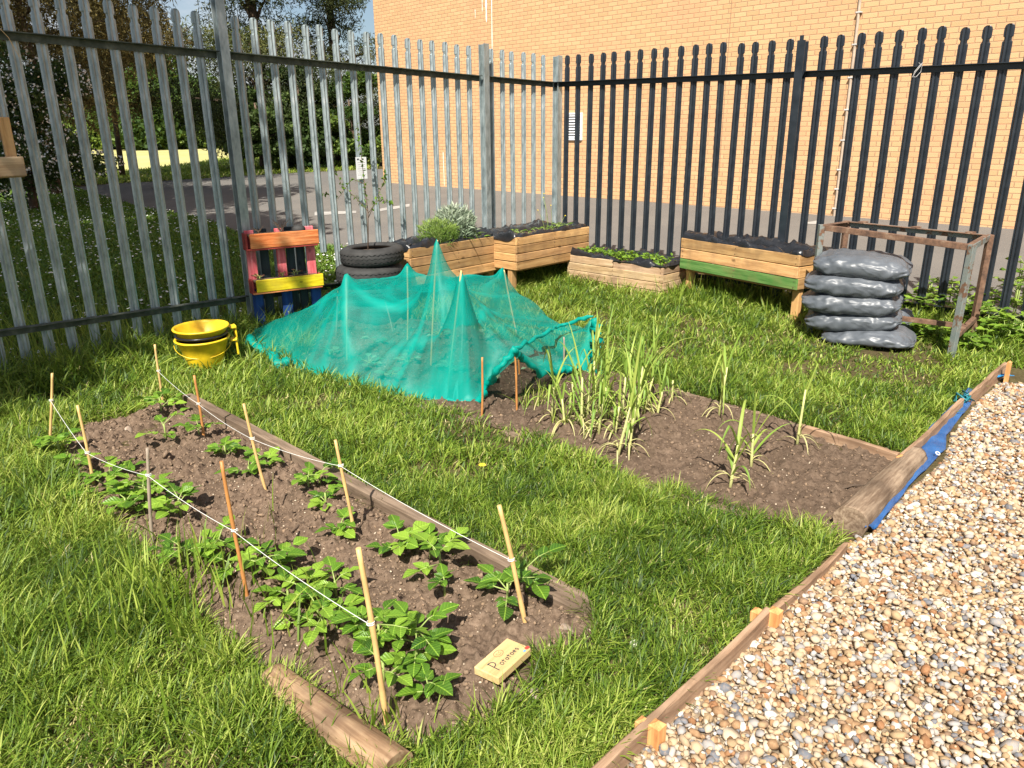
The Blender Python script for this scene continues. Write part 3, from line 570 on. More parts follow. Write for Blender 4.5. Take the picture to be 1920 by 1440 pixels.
# ================================================================== GRASS
def blades(name, X, Y, Z, Hh, Wd, tint, seed, lean=(.35, 1.1), m=None, droop=.6):
    r = np.random.default_rng(seed); n = len(X); a = r.uniform(0, 6.283, n); ln = r.uniform(*lean, n); f = a+r.normal(size=n)*.5
    dx, dy = np.cos(a), np.sin(a); px, py = -np.sin(f), np.cos(f); V = np.empty((n, 7, 3)); 
    for k, (q, ww) in enumerate(((0, .8), (.38, 1.), (.74, .7), (1., 0.))):
        th = ln*(.55+droop*q); hor = Hh*q*np.sin(np.minimum(th, 1.65)); ver = Hh*q*np.cos(np.minimum(th, 1.5)); bx = X+dx*hor; by = Y+dy*hor; bz = Z+ver; w_ = Wd*ww*.5
        if k < 3: V[:, 2*k] = np.stack([bx-px*w_, by-py*w_, bz], 1); V[:, 2*k+1] = np.stack([bx+px*w_, by+py*w_, bz+w_*.5], 1)
        else: V[:, 6] = np.stack([bx, by, bz], 1)
    b0 = (np.arange(n)*7)[:, None]; F = np.concatenate([b0+np.array([[0, 1, 3]]), b0+np.array([[0, 3, 2]]), b0+np.array([[2, 3, 5]]), b0+np.array([[2, 5, 4]]), b0+np.array([[4, 5, 6]])])
    return mesh_obj(name, V.reshape(-1, 3), F, m or M['grass'], None, np.repeat(tint, 7), smooth=True)
garden = [tuple(Z_-dL1*.2), tuple(A_+nL*.15), tuple(B_+nL*.15), tuple(C_+(0, .12)), tuple(D_+nR*.12), tuple(E_), (4.9, 5.6)] + P2((1960, 700), (1895, 690), (1815, 742), (1705, 846), (1690, 855), (1560, 1012), (1583, 1016), (1440, 1148), (1228, 1358), (1130, 1440)) + [(.1, 1.3), (-2.2, 1.2), (-3.2, 3.2)]
path_wear = P2((1470, 690), (1560, 640), (1700, 650), (1800, 700), (1740, 730), (1600, 720))
planks_xy = []
def grass_zone(dens, seed, ymin, ymax, wid, hk):
    x, y = scatter(garden, dens, seed, .6); u = np.hypot(x, y); k = (u >= ymin) & (u < ymax); x, y = x[k], y[k]
    d1 = pdist(x, y, bed1); i1 = inpoly(x, y, bed1); d2 = pdist(x, y, bed2); i2 = inpoly(x, y, bed2); wob = .05*(fbm(x, y, 7, 5)-.45)
    k = ~((i1 & (d1 > .012+wob)) | (i2 & (d2 > .015+wob))); x, y = x[k], y[k]
    bare = fbm(x, y, 2.6, 61, 4); bp = inpoly(x, y, path_wear)
    pr = np.clip((.78-bare)*5, .25, 1)*np.where(bp, np.clip((.60-fbm(x, y, 4, 67, 3))*6, .28, 1), 1); k = rng.random(len(x)) < pr; x, y = x[k], y[k]; n = len(x)
    tuft = fbm(x, y, 11, 71, 3); df = np.abs((x-A_[0])*nL[0]+(y-A_[1])*nL[1]); dr = np.abs((x-C_[0])*nR[0]+(y-C_[1])*nR[1])
    h = .05+.075*np.clip((tuft-.35)*2.2, 0, 1); h = h+.16*np.exp(-(df/.42)**2)+.10*np.exp(-(dr/.5)**2)+.035*np.exp(-(df/1.5)**2)
    h = h+.055*np.clip((-x-.9)/1.2, 0, 1)*(y < 3.5)
    worn = np.where(inpoly(x, y, path_wear), .55, 1.); h = h*worn*rng.uniform(.55, 1.25, n)*hk
    ti = .14+.62*np.clip(fbm(x, y, 3.1, 81, 4)*1.5-.35, 0, 1)+rng.normal(size=n)*.25+.25*(tuft-.5); dry = rng.random(n) < (.035+.06*(bare[k] > .62)); ti = np.clip(ti, 0, .88); ti[dry] = 1.; h[dry] *= .6
    return blades('grass', x, y, T(x, y), h, wid*rng.uniform(.6, 1.35, n), ti, seed)
for args, lab in (((19000, 101, 0, 3.4, .0040, 1.), 'bright green tussocky grass around the near ends of the beds'), ((9500, 102, 3.4, 5.4, .0060, 1.), 'bright green grass between and beside the two beds'), ((4600, 103, 5.4, 12, .0085, 1.05), 'bright green grass towards the back of the garden')):
    o = grass_zone(*args); tag(o, lab, 'grass', kind='stuff')
# tall seeding stems and stray blades along the fence and bed edges
def stalks(cx, cy, n, spread, h0, h1, seed, label):
    r = np.random.default_rng(seed); x = cx+r.normal(size=n)*spread[0]; y = cy+r.normal(size=n)*spread[1]
    return blades('tall_grass', x, y, T(x, y), r.uniform(h0, h1, n), np.full(n, .0065)*r.uniform(.6, 1.3, n), np.clip(r.uniform(.2, .85, n), 0, 1), seed, (.05, .6), droop=.7)
tl = []
for (u, v, n, sx, sy, h0, h1, lab) in ((90, 650, 320, .35, .35, .18, .42, 'tall seeding grass at the foot of the fence at the far left'), (560, 600, 130, .30, .15, .15, .34, 'tall grass below the painted pallet planter'),
        (1350, 560, 260, .42, .2, .12, .34, 'tall grass tufts in front of the green-striped planter'), (330, 1130, 260, .16, .2, .12, .26, 'tall grass at the near left edge of the potato bed'), (560, 1180, 60, .12, .10, .12, .22, 'tall grass beside the half-buried tan log'),
        (260, 640, 160, .25, .2, .14, .36, 'tall seeding grass left of the yellow buckets'), (1510, 590, 90, .15, .12, .12, .3, 'tall grass left of the grey bags'), (640, 1360, 70, .18, .1, .08, .18, 'grass tufts between the tan log and the stone')):
    g_ = GT(u, v); o = stalks(g_[0], g_[1], n, (sx, sy), h0, h1, int(u*7+v), lab); recenter(o); tag(o, lab, 'grass', kind='stuff')
# lawn outside the fence
lawn = [tuple(Z_-dL1*1.5+nL*.1), tuple(A_+nL*.1), tuple(B_+nL*.1), (-.3, 9.6), (-1.5, 10.2), (-3.5, 11.9)]+[tuple(GT(*q)[:2]) for q in ((470, 447), (375, 410), (260, 390), (187, 369), (135, 352), (0, 348), (-120, 352))]+[(-10, 9)]
x, y = scatter(lawn, 1500, 111, .6); n = len(x); k = (x/(y+1e-6) > -1.1); x, y = x[k], y[k]; n = len(x); dd = np.hypot(x, y)
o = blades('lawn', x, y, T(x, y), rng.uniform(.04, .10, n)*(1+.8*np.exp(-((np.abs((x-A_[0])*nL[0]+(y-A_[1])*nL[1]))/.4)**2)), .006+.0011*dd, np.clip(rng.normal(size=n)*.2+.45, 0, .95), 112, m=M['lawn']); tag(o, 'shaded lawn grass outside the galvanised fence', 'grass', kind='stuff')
vg = [tuple(GT(*q)[:2]) for q in ((370, 336), (530, 326), (710, 317), (712, 300), (640, 296), (420, 300), (250, 322), (110, 320), (110, 350), (230, 344))]
x, y = scatter(vg, 160, 113, .6); n = len(x); o = blades('verge', x, y, T(x, y), rng.uniform(.08, .2, n), np.full(n, .04), np.clip(rng.normal(size=n)*.2+.6, 0, 1), 114); tag(o, 'sunlit grass verge between the car park and the trees', 'grass', kind='stuff')
# daisies on the lawn
x, y = scatter(lawn, 55, 121, .9); k = (fbm(x, y, 1.4, 123, 3) > .42) & (x/(y+1e-6) > -1); x, y = x[k], y[k]; n = len(x); s = rng.uniform(.008, .015, n)*(1+np.hypot(x, y)*.02); a = np.linspace(0, 6.283, 7)[:-1]
tl_ = rng.normal(size=(n, 2))*.25; V = np.stack([x[:, None]+s[:, None]*np.cos(a), y[:, None]+s[:, None]*np.sin(a), (T(x, y)+rng.uniform(.05, .11, n))[:, None]+s[:, None]*(np.cos(a)*tl_[:, :1]+np.sin(a)*tl_[:, 1:])], -1).reshape(-1, 3)
o = mesh_obj('daisies', V, np.arange(6*n).reshape(-1, 6), M['daisy'], None); tag(o, 'white daisies scattered over the shaded lawn', 'flowers', kind='stuff')

# ================================================================== TIMBER EDGING, LOGS
def board(name, label, cat, p0, p1, h, th, m, z0=None, dz=(0, 0), group=None, seed=0, segs=12, lean=0.):
    p0 = np.array(p0[:2]); p1 = np.array(p1[:2]); d = p1-p0; L_ = np.linalg.norm(d); ang = math.atan2(d[1], d[0]); zb = float(T(*p0)) if z0 is None else z0
    V = []; F = []; r = np.random.default_rng(seed)
    for i in range(segs+1):
        q = i/segs; x = L_*q; wy = .006*math.sin(q*5+seed); zz = dz[0]*(1-q)+dz[1]*q; e = r.normal(size=4)*.0015
        V += [(x, -th/2+wy, -.06+zz), (x, -th/2+wy-e[0], h+zz-.004+e[1]), (x, -th/2+.004+wy, h+zz+e[1]), (x, th/2-.004+wy, h+zz+e[2]), (x, th/2+wy+e[3], h+zz-.004), (x, th/2+wy, -.06+zz)]
    for i in range(segs):
        for j in range(6): F.append((i*6+j, i*6+(j+1) % 6, (i+1)*6+(j+1) % 6, (i+1)*6+j))
    F += [(0, 1, 2, 3, 4, 5), tuple(segs*6+j for j in (5, 4, 3, 2, 1, 0))]
    o = MB().add(V, F, (1, 1, 1)).obj(name, m); o.location = (*p0, zb); o.rotation_euler = (lean, 0, ang); return tag(o, label, cat, group)
def on(u, v, h=0.): return GT(u, v, h)
gE = 'timber edging boards along the gravel'
board('edging_board', 'brown edging board at the bottom of the picture between grass and gravel, held by pegs', 'edging board', on(1085, 1478, .07), on(1440, 1139, .07), .07, .024, M['edgewood'], group=gE, seed=1, segs=16)
board('edging_board', 'low narrow edging board running from the upper peg to the round log', 'edging board', on(1446, 1146, .045), on(1588, 1018, .045), .045, .022, M['edgewood'], group=gE, seed=2)
board('edging_board', 'split edging board above the blue tarpaulin, just beyond the round log', 'edging board', on(1692, 852, .09), on(1806, 748, .09), .095, .024, M['edgewood'], group=gE, seed=3)
board('edging_board', 'farthest edging board ending at a pointed stake by the weeds', 'edging board', on(1815, 742, .07), on(1886, 682, .09), .08, .022, M['edgewood'], group=gE, seed=4, dz=(0, .03))
def peg(name, label, u, v, h, w_, group, top=True, m=None, cat='peg', rz=.8, tilt=0):
    g_ = on(u, v, h); b = MB(); x = w_/2; b.add([(-x, -x, -.05), (x, -x, -.05), (x, x, -.05), (-x, x, -.05), (-x, -x, h-.012), (x, -x, h-.012), (x, x, h-.012), (-x, x, h-.012), (-x*.2, 0, h), (x*.2, 0, h)],
        [(0, 1, 5, 4), (1, 2, 6, 5), (2, 3, 7, 6), (3, 0, 4, 7), (4, 5, 9, 8), (6, 7, 8, 9), (5, 6, 9), (7, 4, 8)]); o = b.obj(name, m or M['peg']); o.location = (g_[0], g_[1], float(T(g_[0], g_[1]))); o.rotation_euler = (tilt, 0, rz); return tag(o, label, cat, group)
gP = 'orange wooden pegs holding the edging boards'
peg('wooden_peg', 'orange wooden peg on the gravel side near the bottom of the picture', 1233, 1352, .085, .036, gP); peg('wooden_peg', 'orange wooden peg on the gravel side further up the edging', 1455, 1139, .08, .038, gP)
peg('wooden_peg', 'pale split peg on the grass side near the bottom of the picture', 1207, 1346, .075, .034, gP); peg('wooden_peg', 'short orange peg on the grass side further up the edging', 1421, 1140, .07, .034, gP)
peg('wooden_peg', 'thin pointed stake at the far end of the edging boards', 1894, 676, .16, .024, gP); peg('wooden_peg', 'reddish peg where the far bed edging meets the round log', 1690, 852, .10, .032, gP)
def log(name, label, p0, p1, r0, r1, m, sink=.3, cat='log'):
    p0 = np.array(p0[:2]); p1 = np.array(p1[:2]); d = p1-p0; L_ = np.linalg.norm(d); ang = math.atan2(d[1], d[0]); n = 28; k = 40; V = []; r = np.random.default_rng(int(L_*1000))
    for i in range(k+1):
        q = i/k; rad = r0*(1-q)+r1*q
        for j in range(n):
            th = 2*math.pi*j/n; rr = rad*(1+.03*math.sin(3*th+q*2)+.02*math.sin(7*th+q*5)+.025*(float(vn(q*14+3, math.cos(th)*1.5+5+math.sin(th), 2, 3))-.5)+.05*(vn(th*5, q*3., 2., 9)-.5)); V.append((L_*q, rr*math.cos(th), rr*math.sin(th)))
    F = [(i*n+j, (i+1)*n+j, (i+1)*n+(j+1) % n, i*n+(j+1) % n) for i in range(k) for j in range(n)]
    o = MB().add(V, F+[tuple(range(n)), tuple(k*n+j for j in range(n))[::-1]]).obj(name, m, smooth=True); 
    for p in o.data.polygons:
        if len(p.vertices) > 4: p.use_smooth = False
    o.location = (*p0, float(T(*p0))+r0*(1-sink)); o.rotation_euler = (0, math.asin((r0-r1)/L_), ang); return tag(o, label, cat)
log('log', 'round debarked log lying between the garlic bed and the gravel', G(1592, 988, .03), G(1716, 857, .04), .070, .058, M['log'], .28)
log('log', 'tan half-buried log along the near edge of the potato bed at the bottom', G(512, 1275, .02), G(745, 1455, .02), .050, .058, M['logtan'], .55)
# sleeper-like plank along the potato bed, ending in a weathered pointed end
pl = board('timber_plank', 'long grey weathered timber along the far side of the potato bed', 'timber plank', G(350, 742, .075), G(962, 1056, .085), .085, .058, M['oldwood'], 0., seed=7, segs=30)
q0, q1 = G(975, 1078, .03), G(1120, 1148, .02); d = q1-q0; L_ = np.hypot(d[0], d[1]); V = [(0, -.055, -.01), (0, .055, -.01), (L_*.75, .052, -.01), (L_, .0, -.01), (L_*.93, -.05, -.01)]; V = V+[(a, b_*.96, c+.048) for a, b_, c in V]
o = MB().add(V, [(4, 3, 2, 1, 0), (5, 6, 7, 8, 9), (0, 1, 6, 5), (1, 2, 7, 6), (2, 3, 8, 7), (3, 4, 9, 8), (4, 0, 5, 9)]).obj('timber_offcut', M['oldwood']); o.location = (q0[0], q0[1], .012); o.rotation_euler = (R(4), R(3), math.atan2(d[1], d[0])); tag(o, 'flat weathered offcut with a pointed end at the corner of the potato bed', 'timber offcut')
gB = 'half-buried timber edging of the garlic bed'
board('bed_edging', 'thin half-buried timber along the near side of the garlic bed, left part', 'bed edging', G(945, 806, .02), G(1135, 872, .02), .02, .04, M['oldwood'], 0., group=gB, seed=9)
board('bed_edging', 'thin half-buried timber along the near side of the garlic bed, right part', 'bed edging', G(1172, 896, .02), G(1425, 972, .025), .022, .045, M['oldwood'], 0., group=gB, seed=10)
board('bed_edging', 'pale split timber along the far side of the garlic bed ending at the log', 'bed edging', G(1500, 796, .05), G(1686, 848, .06), .055, .03, M['edgewood'], 0., group=gB, seed=11)
board('bed_edging', 'low grey timber along the far side of the garlic bed behind the garlic', 'bed edging', G(1285, 737, .02), G(1500, 795, .03), .022, .035, M['oldwood'], 0., group=gB, seed=12)
board('bed_edging', 'timber edging under the near hem of the teal net', 'bed edging', G(600, 708, .02), G(900, 790, .02), .02, .04, M['oldwood'], 0., group=gB, seed=13)

# blue tarpaulin strip
tp = [((1618, 1012), (1642, 1002)), ((1640, 982), (1668, 968)), ((1672, 938), (1702, 924)), ((1702, 902), (1736, 888)), ((1722, 872), (1762, 862)), ((1728, 842), (1772, 850)), ((1742, 816), (1772, 828)), ((1764, 795), (1792, 800)), ((1790, 771), (1812, 777)), ((1808, 751), (1824, 755)), ((1813, 741), (1828, 747))]
V = []; nv = 7
for i in range(len(tp)*4-3):
    a = i/4; k0 = min(int(a), len(tp)-2); f = a-k0
    Lf = np.array(tp[k0][0])*(1-f)+np.array(tp[k0+1][0])*f; Rg = np.array(tp[k0][1])*(1-f)+np.array(tp[k0+1][1])*f
    for j in range(nv): q = Lf*(1-j/(nv-1))+Rg*j/(nv-1); g_ = GT(*q); V.append((g_[0], g_[1], g_[2]+.058*(1-.45*j/(nv-1))+.006*math.sin(i*.9+j)+.004*math.sin(i*2.3-j*1.7)))
F = [(i*nv+j, i*nv+j+1, (i+1)*nv+j+1, (i+1)*nv+j) for i in range(len(tp)*4-4) for j in range(nv-1)]
o = MB().add(V, F).obj('tarpaulin', M['tarp'], smooth=True); recenter(o); md = o.modifiers.new('thickness', 'SOLIDIFY'); md.thickness = .002; tag(o, 'blue tarpaulin strip with an eyelet between the edging board and the gravel', 'tarpaulin')
g_ = GT(1758, 852, .05); e = MB(); e.tube([(.010*math.cos(a), .010*math.sin(a), 0) for a in np.linspace(0, 6.283, 17)], .0024, 6, cap=False); eo = e.obj('eyelet', M['daisy'], o); eo.location = tuple(g_+np.array([0, 0, .056])-np.array(o.location)); eo.rotation_euler = (.5, .2, 0)
k = MB(); g_ = GT(1812, 748, .06); r = np.random.default_rng(5); pts = [g_*1.+np.array([0, 0, .07])+r.normal(size=3)*np.array([.035, .035, .022]) for _ in range(26)]; k.tube(pts, .005, 5); o = k.obj('cord_knot', M['teal'], smooth=True); recenter(o); tag(o, 'tangled teal cord tied between two edging boards', 'cord')
g_ = GT(1876, 716); xs = np.linspace(-.06, .06, 7); V = [(a, b_*.6, .03+.03*vn(a*40+9, b_*40, 1, 3)) for a in xs for b_ in xs]; F = [(i*7+j, i*7+j+1, i*7+j+8, i*7+j+7) for i in range(6) for j in range(6)]
o = MB().add(V, F).obj('plastic_scrap', m_flat('bright_blue_plastic', (.01, .22, .5), .3)); o.location = (g_[0], g_[1], g_[2]); o.modifiers.new('t', 'SOLIDIFY').thickness = .002; tag(o, 'bright blue plastic scrap at the far edge of the gravel', 'plastic scrap')

# ================================================================== CANES AND STRINGS OF THE POTATO BED
def cane(base, top, label, m=None, r0=.0062, group=None, zsoil=.012, name='bamboo_cane', node=True):
    b3 = GT(*base); t3 = onY(top[0], top[1], b3[1]); b3[2] += 0; d = t3-b3; L_ = np.linalg.norm(d); n = 14; pts = []; rad = []; r = random.Random(int(base[0]))
    ph = r.uniform(0, 6)
    for i in range(n+1): q = -.12+(1.12)*i/n; off = math.sin(q*4+ph)*.0028; pts.append(d*q+np.array([off, 0, 0])); rad.append(r0*(1+(.16 if i in (4, 9) else 0))*(1.06-.12*q))
    o = MB().tube(pts, rad, 9).obj(name, m or M['cane'], smooth=True)
    for p in o.data.polygons:
        if len(p.vertices) > 4: p.use_smooth = False
    o.location = tuple(b3); tag(o, label, 'cane', group); return b3, t3
gC = 'bamboo canes in the far row of the potato bed'; gD = 'bamboo canes in the near row of the potato bed'
far = [((305, 760), (291, 646), (297, 695), 'pale bamboo cane at the far corner of the potato bed, nearest the yellow buckets'), ((385, 835), (364, 704), (370, 757), 'thin cane second from the yellow buckets in the far row of the potato bed'),
       ((502, 933), (456, 757), (468, 823), 'leaning pale cane third from the buckets with a bare pointed foot'), ((667, 1018), (630, 825), (640, 872), 'tall straw-coloured cane beside the middle of the long timber'), ((990, 1184), (935, 948), (960, 1048), 'orange-tan cane rising from the potato plant at the pointed timber offcut')]
near = [((95, 838), (97, 700), (97, 750), 'upright cane at the far left end of the potato bed'), ((179, 918), (145, 760), (163, 848), 'leaning cane second from the left in the near row, in thick potato leaves'), ((287, 1022), (275, 840), (278, 890), 'grey-brown weathered cane in the near row of the potato bed'),
        ((464, 1128), (416, 865), (440, 993), 'orange-brown cane with a white cut top in the near row'), ((728, 1367), (672, 1028), (700, 1168), 'thick pale cane at the near end of the potato bed with string knotted round it')]
def kn(Pb, Pt, tie): # point on the cane at the tie
    best = min(((np.linalg.norm(np.array(pp)-np.array(tie)), q) for q in np.linspace(0, 1, 200) for pp in [proj(Pb+(Pt-Pb)*q)]), key=lambda t: t[0]); return Pb+(Pt-Pb)*best[1]
def proj(P):
    p = np.asarray(P)-np.array([0, 0, CAMH]); d = p@_f; return 960+FPX*(p@_r)/d, 720-FPX*(p@_u)/d
for rows, gg, lab, mats in ((far, gC, 'white string tied along the far row of canes above the long timber', {4: 'cane', 1: 'canedark'}), (near, gD, 'white string tied along the near row of canes through the potato plants', {3: 'canedark', 2: 'canegrey'})):
    kp = []
    for i, (b_, t_, ti, lb) in enumerate(rows):
        Pb, Pt = cane(b_, t_, lb, M[mats.get(i, 'cane')], .0066 if i < 4 else .0078, gg); kp.append(kn(Pb, Pt, ti))
    pts = []
    for i in range(len(kp)-1):
        for q in np.linspace(0, 1, 13)[:-1]: p = kp[i]*(1-q)+kp[i+1]*q; p = p+np.array([0, -.008, -.012*4*q*(1-q)]); pts.append(p)
    pts.append(kp[-1]+np.array([0, -.008, 0])); s_ = MB().tube(pts, .0010, 5)
    o = s_.obj('string', M['string']); recenter(o); tag(o, lab, 'string', 'white strings')
    for i, p in enumerate(kp):
        ring = MB().tube([np.array([.0105*math.cos(a), .0105*math.sin(a), .006*a/6.283-.006]) for a in np.linspace(0, 12.566, 25)], .0014, 5); ko = ring.obj('knot', M['string'], o); ko.location = tuple(p-np.array(o.location))
# canes of the garlic bed and under the net
gN = 'bamboo canes holding up the teal net'
for b_, t_, lb, m_ in (((650, 680), (651, 515), 'straight pale cane at the left of the net', 'cane'), ((764, 647), (764, 499), 'pale cane under the low peak left of the tallest one', 'cane'), ((807, 693), (820, 450), 'tallest cane, holding up the pointed peak of the teal net', 'cane'),
        ((839, 745), (864, 507), 'long leaning cane in front of the tallest peak of the net', 'cane'), ((866, 669), (867, 566), 'short dark cane inside the net behind the long leaning one', 'canegrey'), ((969, 630), (945, 506), 'cane leaning left under the right-hand shoulder of the net', 'cane'),
        ((631, 632), (632, 556), 'short dull cane at the back left inside the net', 'canegrey'), ((737, 625), (723, 566), 'short thin cane at the back inside the net, leaning left', 'canegrey')): cane(b_, t_, lb, M[m_], .0062, gN)
gO = 'short canes at the left end of the garlic bed'
for b_, t_, lb, m_ in (((903, 786), (905, 670), 'short cane just right of the front corner of the teal net', 'canedark'), ((970, 770), (965, 661), 'orange-brown cane with the net bunched at its top', 'canedark'), ((973, 708), (973, 668), 'short stub of cane standing just behind the cane where the net is bunched', 'canedark'), ((1057, 707), (1057, 632), 'grey cane seen against the hole under the raised net', 'canegrey')): cane(b_, t_, lb, M[m_], .0062, gO)

# ================================================================== TEAL NET
hem = [(468, 636, .07), (478, 655, .03), (505, 668, .02), (522, 690, .0), (548, 682, .02), (556, 694, .0), (600, 712, 0.), (660, 728, 0.), (740, 745, 0.), (812, 752, 0.), (868, 757, 0.), (893, 768, 0.), (914, 727, .06)]
ctl = [(*G(u, v, z)[:2], z) for u, v, z in hem]
ctl += [(-.10, 4.34, .24), (.015, 4.345, .385), (.17, 4.55, .17), (.32, 4.86, .07), (.44, 5.02, .05), (.56, 5.03, .0), (.66, 5.20, .02), (.62, 5.35, .22), (.46, 5.75, .12), (.28, 6.2, .05), (.02, 6.6, .0), (-.5, 6.8, 0.), (-1., 6.85, 0.), (-1.6, 6.7, 0.), (-2.05, 6.45, .02), (-2.2, 6.2, .06)]
nh = len(ctl)
apex = [(-1.172, 5.408, .66), (-.80, 5.88, .64), (-.502, 5.208, .93), (-.300, 4.61, .82), (-.063, 6.14, .56), (-1.43, 6.15, .36), (.565, 5.09, .40), (-.36, 5.53, .55), (-1.75, 5.85, .30), (-1.95, 6.02, .20), (.30, 5.45, .27), (.18, 5.05, .30), (-.04, 4.9, .40), (-.75, 5.45, .52), (.10, 4.62, .34), (-.62, 4.85, .26)]
A3 = np.array(ctl+apex); hemxy = A3[:nh, :2]
tri = delaunay_2d_cdt([Vector(p) for p in A3[:, :2]], [], [list(range(nh))], 1, 1e-6)[2]; hz = A3[:, 2]
st_ = .020; X, Y = np.meshgrid(np.arange(-2.3, .8, st_), np.arange(4.2, 6.95, st_)); ins = inpoly(X, Y, hemxy); Z = np.zeros_like(X); 
for f in tri:
    a, b_, c = A3[f[0]], A3[f[1]], A3[f[2]]; dt = (b_[1]-c[1])*(a[0]-c[0])+(c[0]-b_[0])*(a[1]-c[1])
    if abs(dt) < 1e-9: continue
    l1 = ((b_[1]-c[1])*(X-c[0])+(c[0]-b_[0])*(Y-c[1]))/dt; l2 = ((c[1]-a[1])*(X-c[0])+(a[0]-c[0])*(Y-c[1]))/dt; l3 = 1-l1-l2; k = (l1 >= -1e-6) & (l2 >= -1e-6) & (l3 >= -1e-6); Z[k] = (l1*a[2]+l2*b_[2]+l3*c[2])[k]
Z0 = Z.copy(); W = np.zeros_like(Z)
for p in A3[nh:nh+7]: W = np.maximum(W, np.exp(-((X-p[0])**2+(Y-p[1])**2)/.05**2))
hd_ = pdist(X, Y, hemxy)
for it in range(30):
    Zs = (np.roll(Z, 1, 0)+np.roll(Z, -1, 0)+np.roll(Z, 1, 1)+np.roll(Z, -1, 1))/4; Z = np.where(ins & (hd_ > .03), Zs*(1-W)+Z0*W, Z0)
sag = np.clip(hd_/.3, 0, 1); ang = np.arctan2(Y-5.2, X+.5)
fold = .020*np.sin(ang*23+3*fbm(X, Y, 2, 3))*np.clip(1-hd_/.7, .15, 1) + .06*(fbm(X, Y, 3.6, 8, 3)-.5) + .006*(fbm(X, Y, 15, 12, 2)-.5)
Z = np.maximum(Z*(1-.10*sag*(1-W))+fold*(1-W)*np.clip(hd_/.06, .35, 1), .012+.01*vn(X, Y, 12, 2))
near = (~ins) & (hd_ < st_*1.3); inner = ins.copy(); ins = ins | near
XX = X+.012*(vn(X, Y, 9, 31)-.5)+.02*(vn(X, Y, 3, 33)-.5); YY = Y+.02*(vn(X, Y, 4, 37)-.5)
H3 = A3[:nh]
for iy, ix in zip(*np.where(near)):              # draw the outermost threads in to the hem line
    bd = 1e9
    for q in range(nh):
        a, b_ = H3[q], H3[(q+1) % nh]; ab = b_-a; t0 = min(1, max(0, ((X[iy, ix]-a[0])*ab[0]+(Y[iy, ix]-a[1])*ab[1])/(ab[0]**2+ab[1]**2+1e-9))); p = a+ab*t0; dq = (p[0]-X[iy, ix])**2+(p[1]-Y[iy, ix])**2
        if dq < bd: bd = dq; bp_ = p
    XX[iy, ix], YY[iy, ix], Z[iy, ix] = bp_[0], bp_[1], bp_[2]+.012
dens = np.zeros_like(X); r = np.random.default_rng(12)
for p in A3[nh:nh+8]:                            # gathers run down from every cane
    dd_ = np.hypot(X-p[0], Y-p[1]); an = np.arctan2(Y-p[1], X-p[0])+.35*(fbm(X, Y, 2.2, 44, 3)-.5)*dd_*3
    for k in range(7): a0 = r.uniform(-3.14, 3.14); da = np.abs(np.angle(np.exp(1j*(an-a0)))); dens += r.uniform(.25, .8)*np.exp(-(da*dd_/(.012+.035*dd_))**2)*np.clip(1.25-dd_/r.uniform(.5, 1.3), 0, 1)
dens += .9*np.exp(-(pdist(X, Y, hemxy)/.05)**2)
Z = Z+.016*np.clip(dens, 0, 1)*np.clip(hd_/.06, 0, 1)
V = np.stack([XX, YY, Z], -1).reshape(-1, 3); nx = X.shape[1]; i, j = np.meshgrid(np.arange(nx-1), np.arange(X.shape[0]-1)); a = (j*nx+i).ravel(); F = np.stack([a, a+1, a+nx+1, a+nx], 1); I = ins.ravel(); F = F[I[F].all(1)]
us = np.unique(F); rm = -np.ones(len(V), int); rm[us] = np.arange(len(us)); netV = V[us]; o = mesh_obj('netting', netV, rm[F], M['net'], None, np.clip(dens, 0, 1).ravel()[us], smooth=True); recenter(o); tag(o, 'teal insect netting draped over canes above the cabbage bed', 'netting')
# bunched hem rolls: the gathered edge of the same net
def hemroll(pts, rr, seed):
    P = []; r = np.random.default_rng(seed); pts = [np.array(p) for p in pts]
    for i in range(len(pts)-1):
        for q in np.linspace(0, 1, 9)[:-1]: P.append(pts[i]*(1-q)+pts[i+1]*q+r.normal(size=3)*.008)
    P.append(pts[-1]); rad = rr*(.6+.8*r.random(len(P))); rad[0] = rad[-1] = rr*.3
    ho = MB().tube(np.array(P)-np.array(o.location), rad, 9).obj('gathered_hem', M['net'], o, smooth=True)
c3 = lambda i, dz=.0: (A3[i][0], A3[i][1], A3[i][2]+dz)
hemroll([c3(11, .015), c3(12, .02), (-.10, 4.34, .25), (.015, 4.345, .385), (.06, 4.40, .33)], .020, 1)
hemroll([(.015, 4.35, .385), (.17, 4.55, .18), (.32, 4.86, .08), (.44, 5.02, .06)], .018, 2)
hemroll([(.56, 5.06, .40), (.585, 5.04, .25), (.58, 5.02, .10), (.60, 5.02, .02)], .040, 3)
hemroll([(.02, 4.42, .37), (.18, 4.85, .34), (.36, 5.2, .33), (.56, 5.09, .41)], .013, 4)
hemroll([c3(0, .03), c3(1, .03), c3(2, .02), c3(3, .02), c3(4, .03)], .035, 5); hemroll([c3(5), c3(6, .01), c3(7, .01), c3(8, .01), c3(9, .01), c3(10, .01), c3(11, .01)], .012, 6)

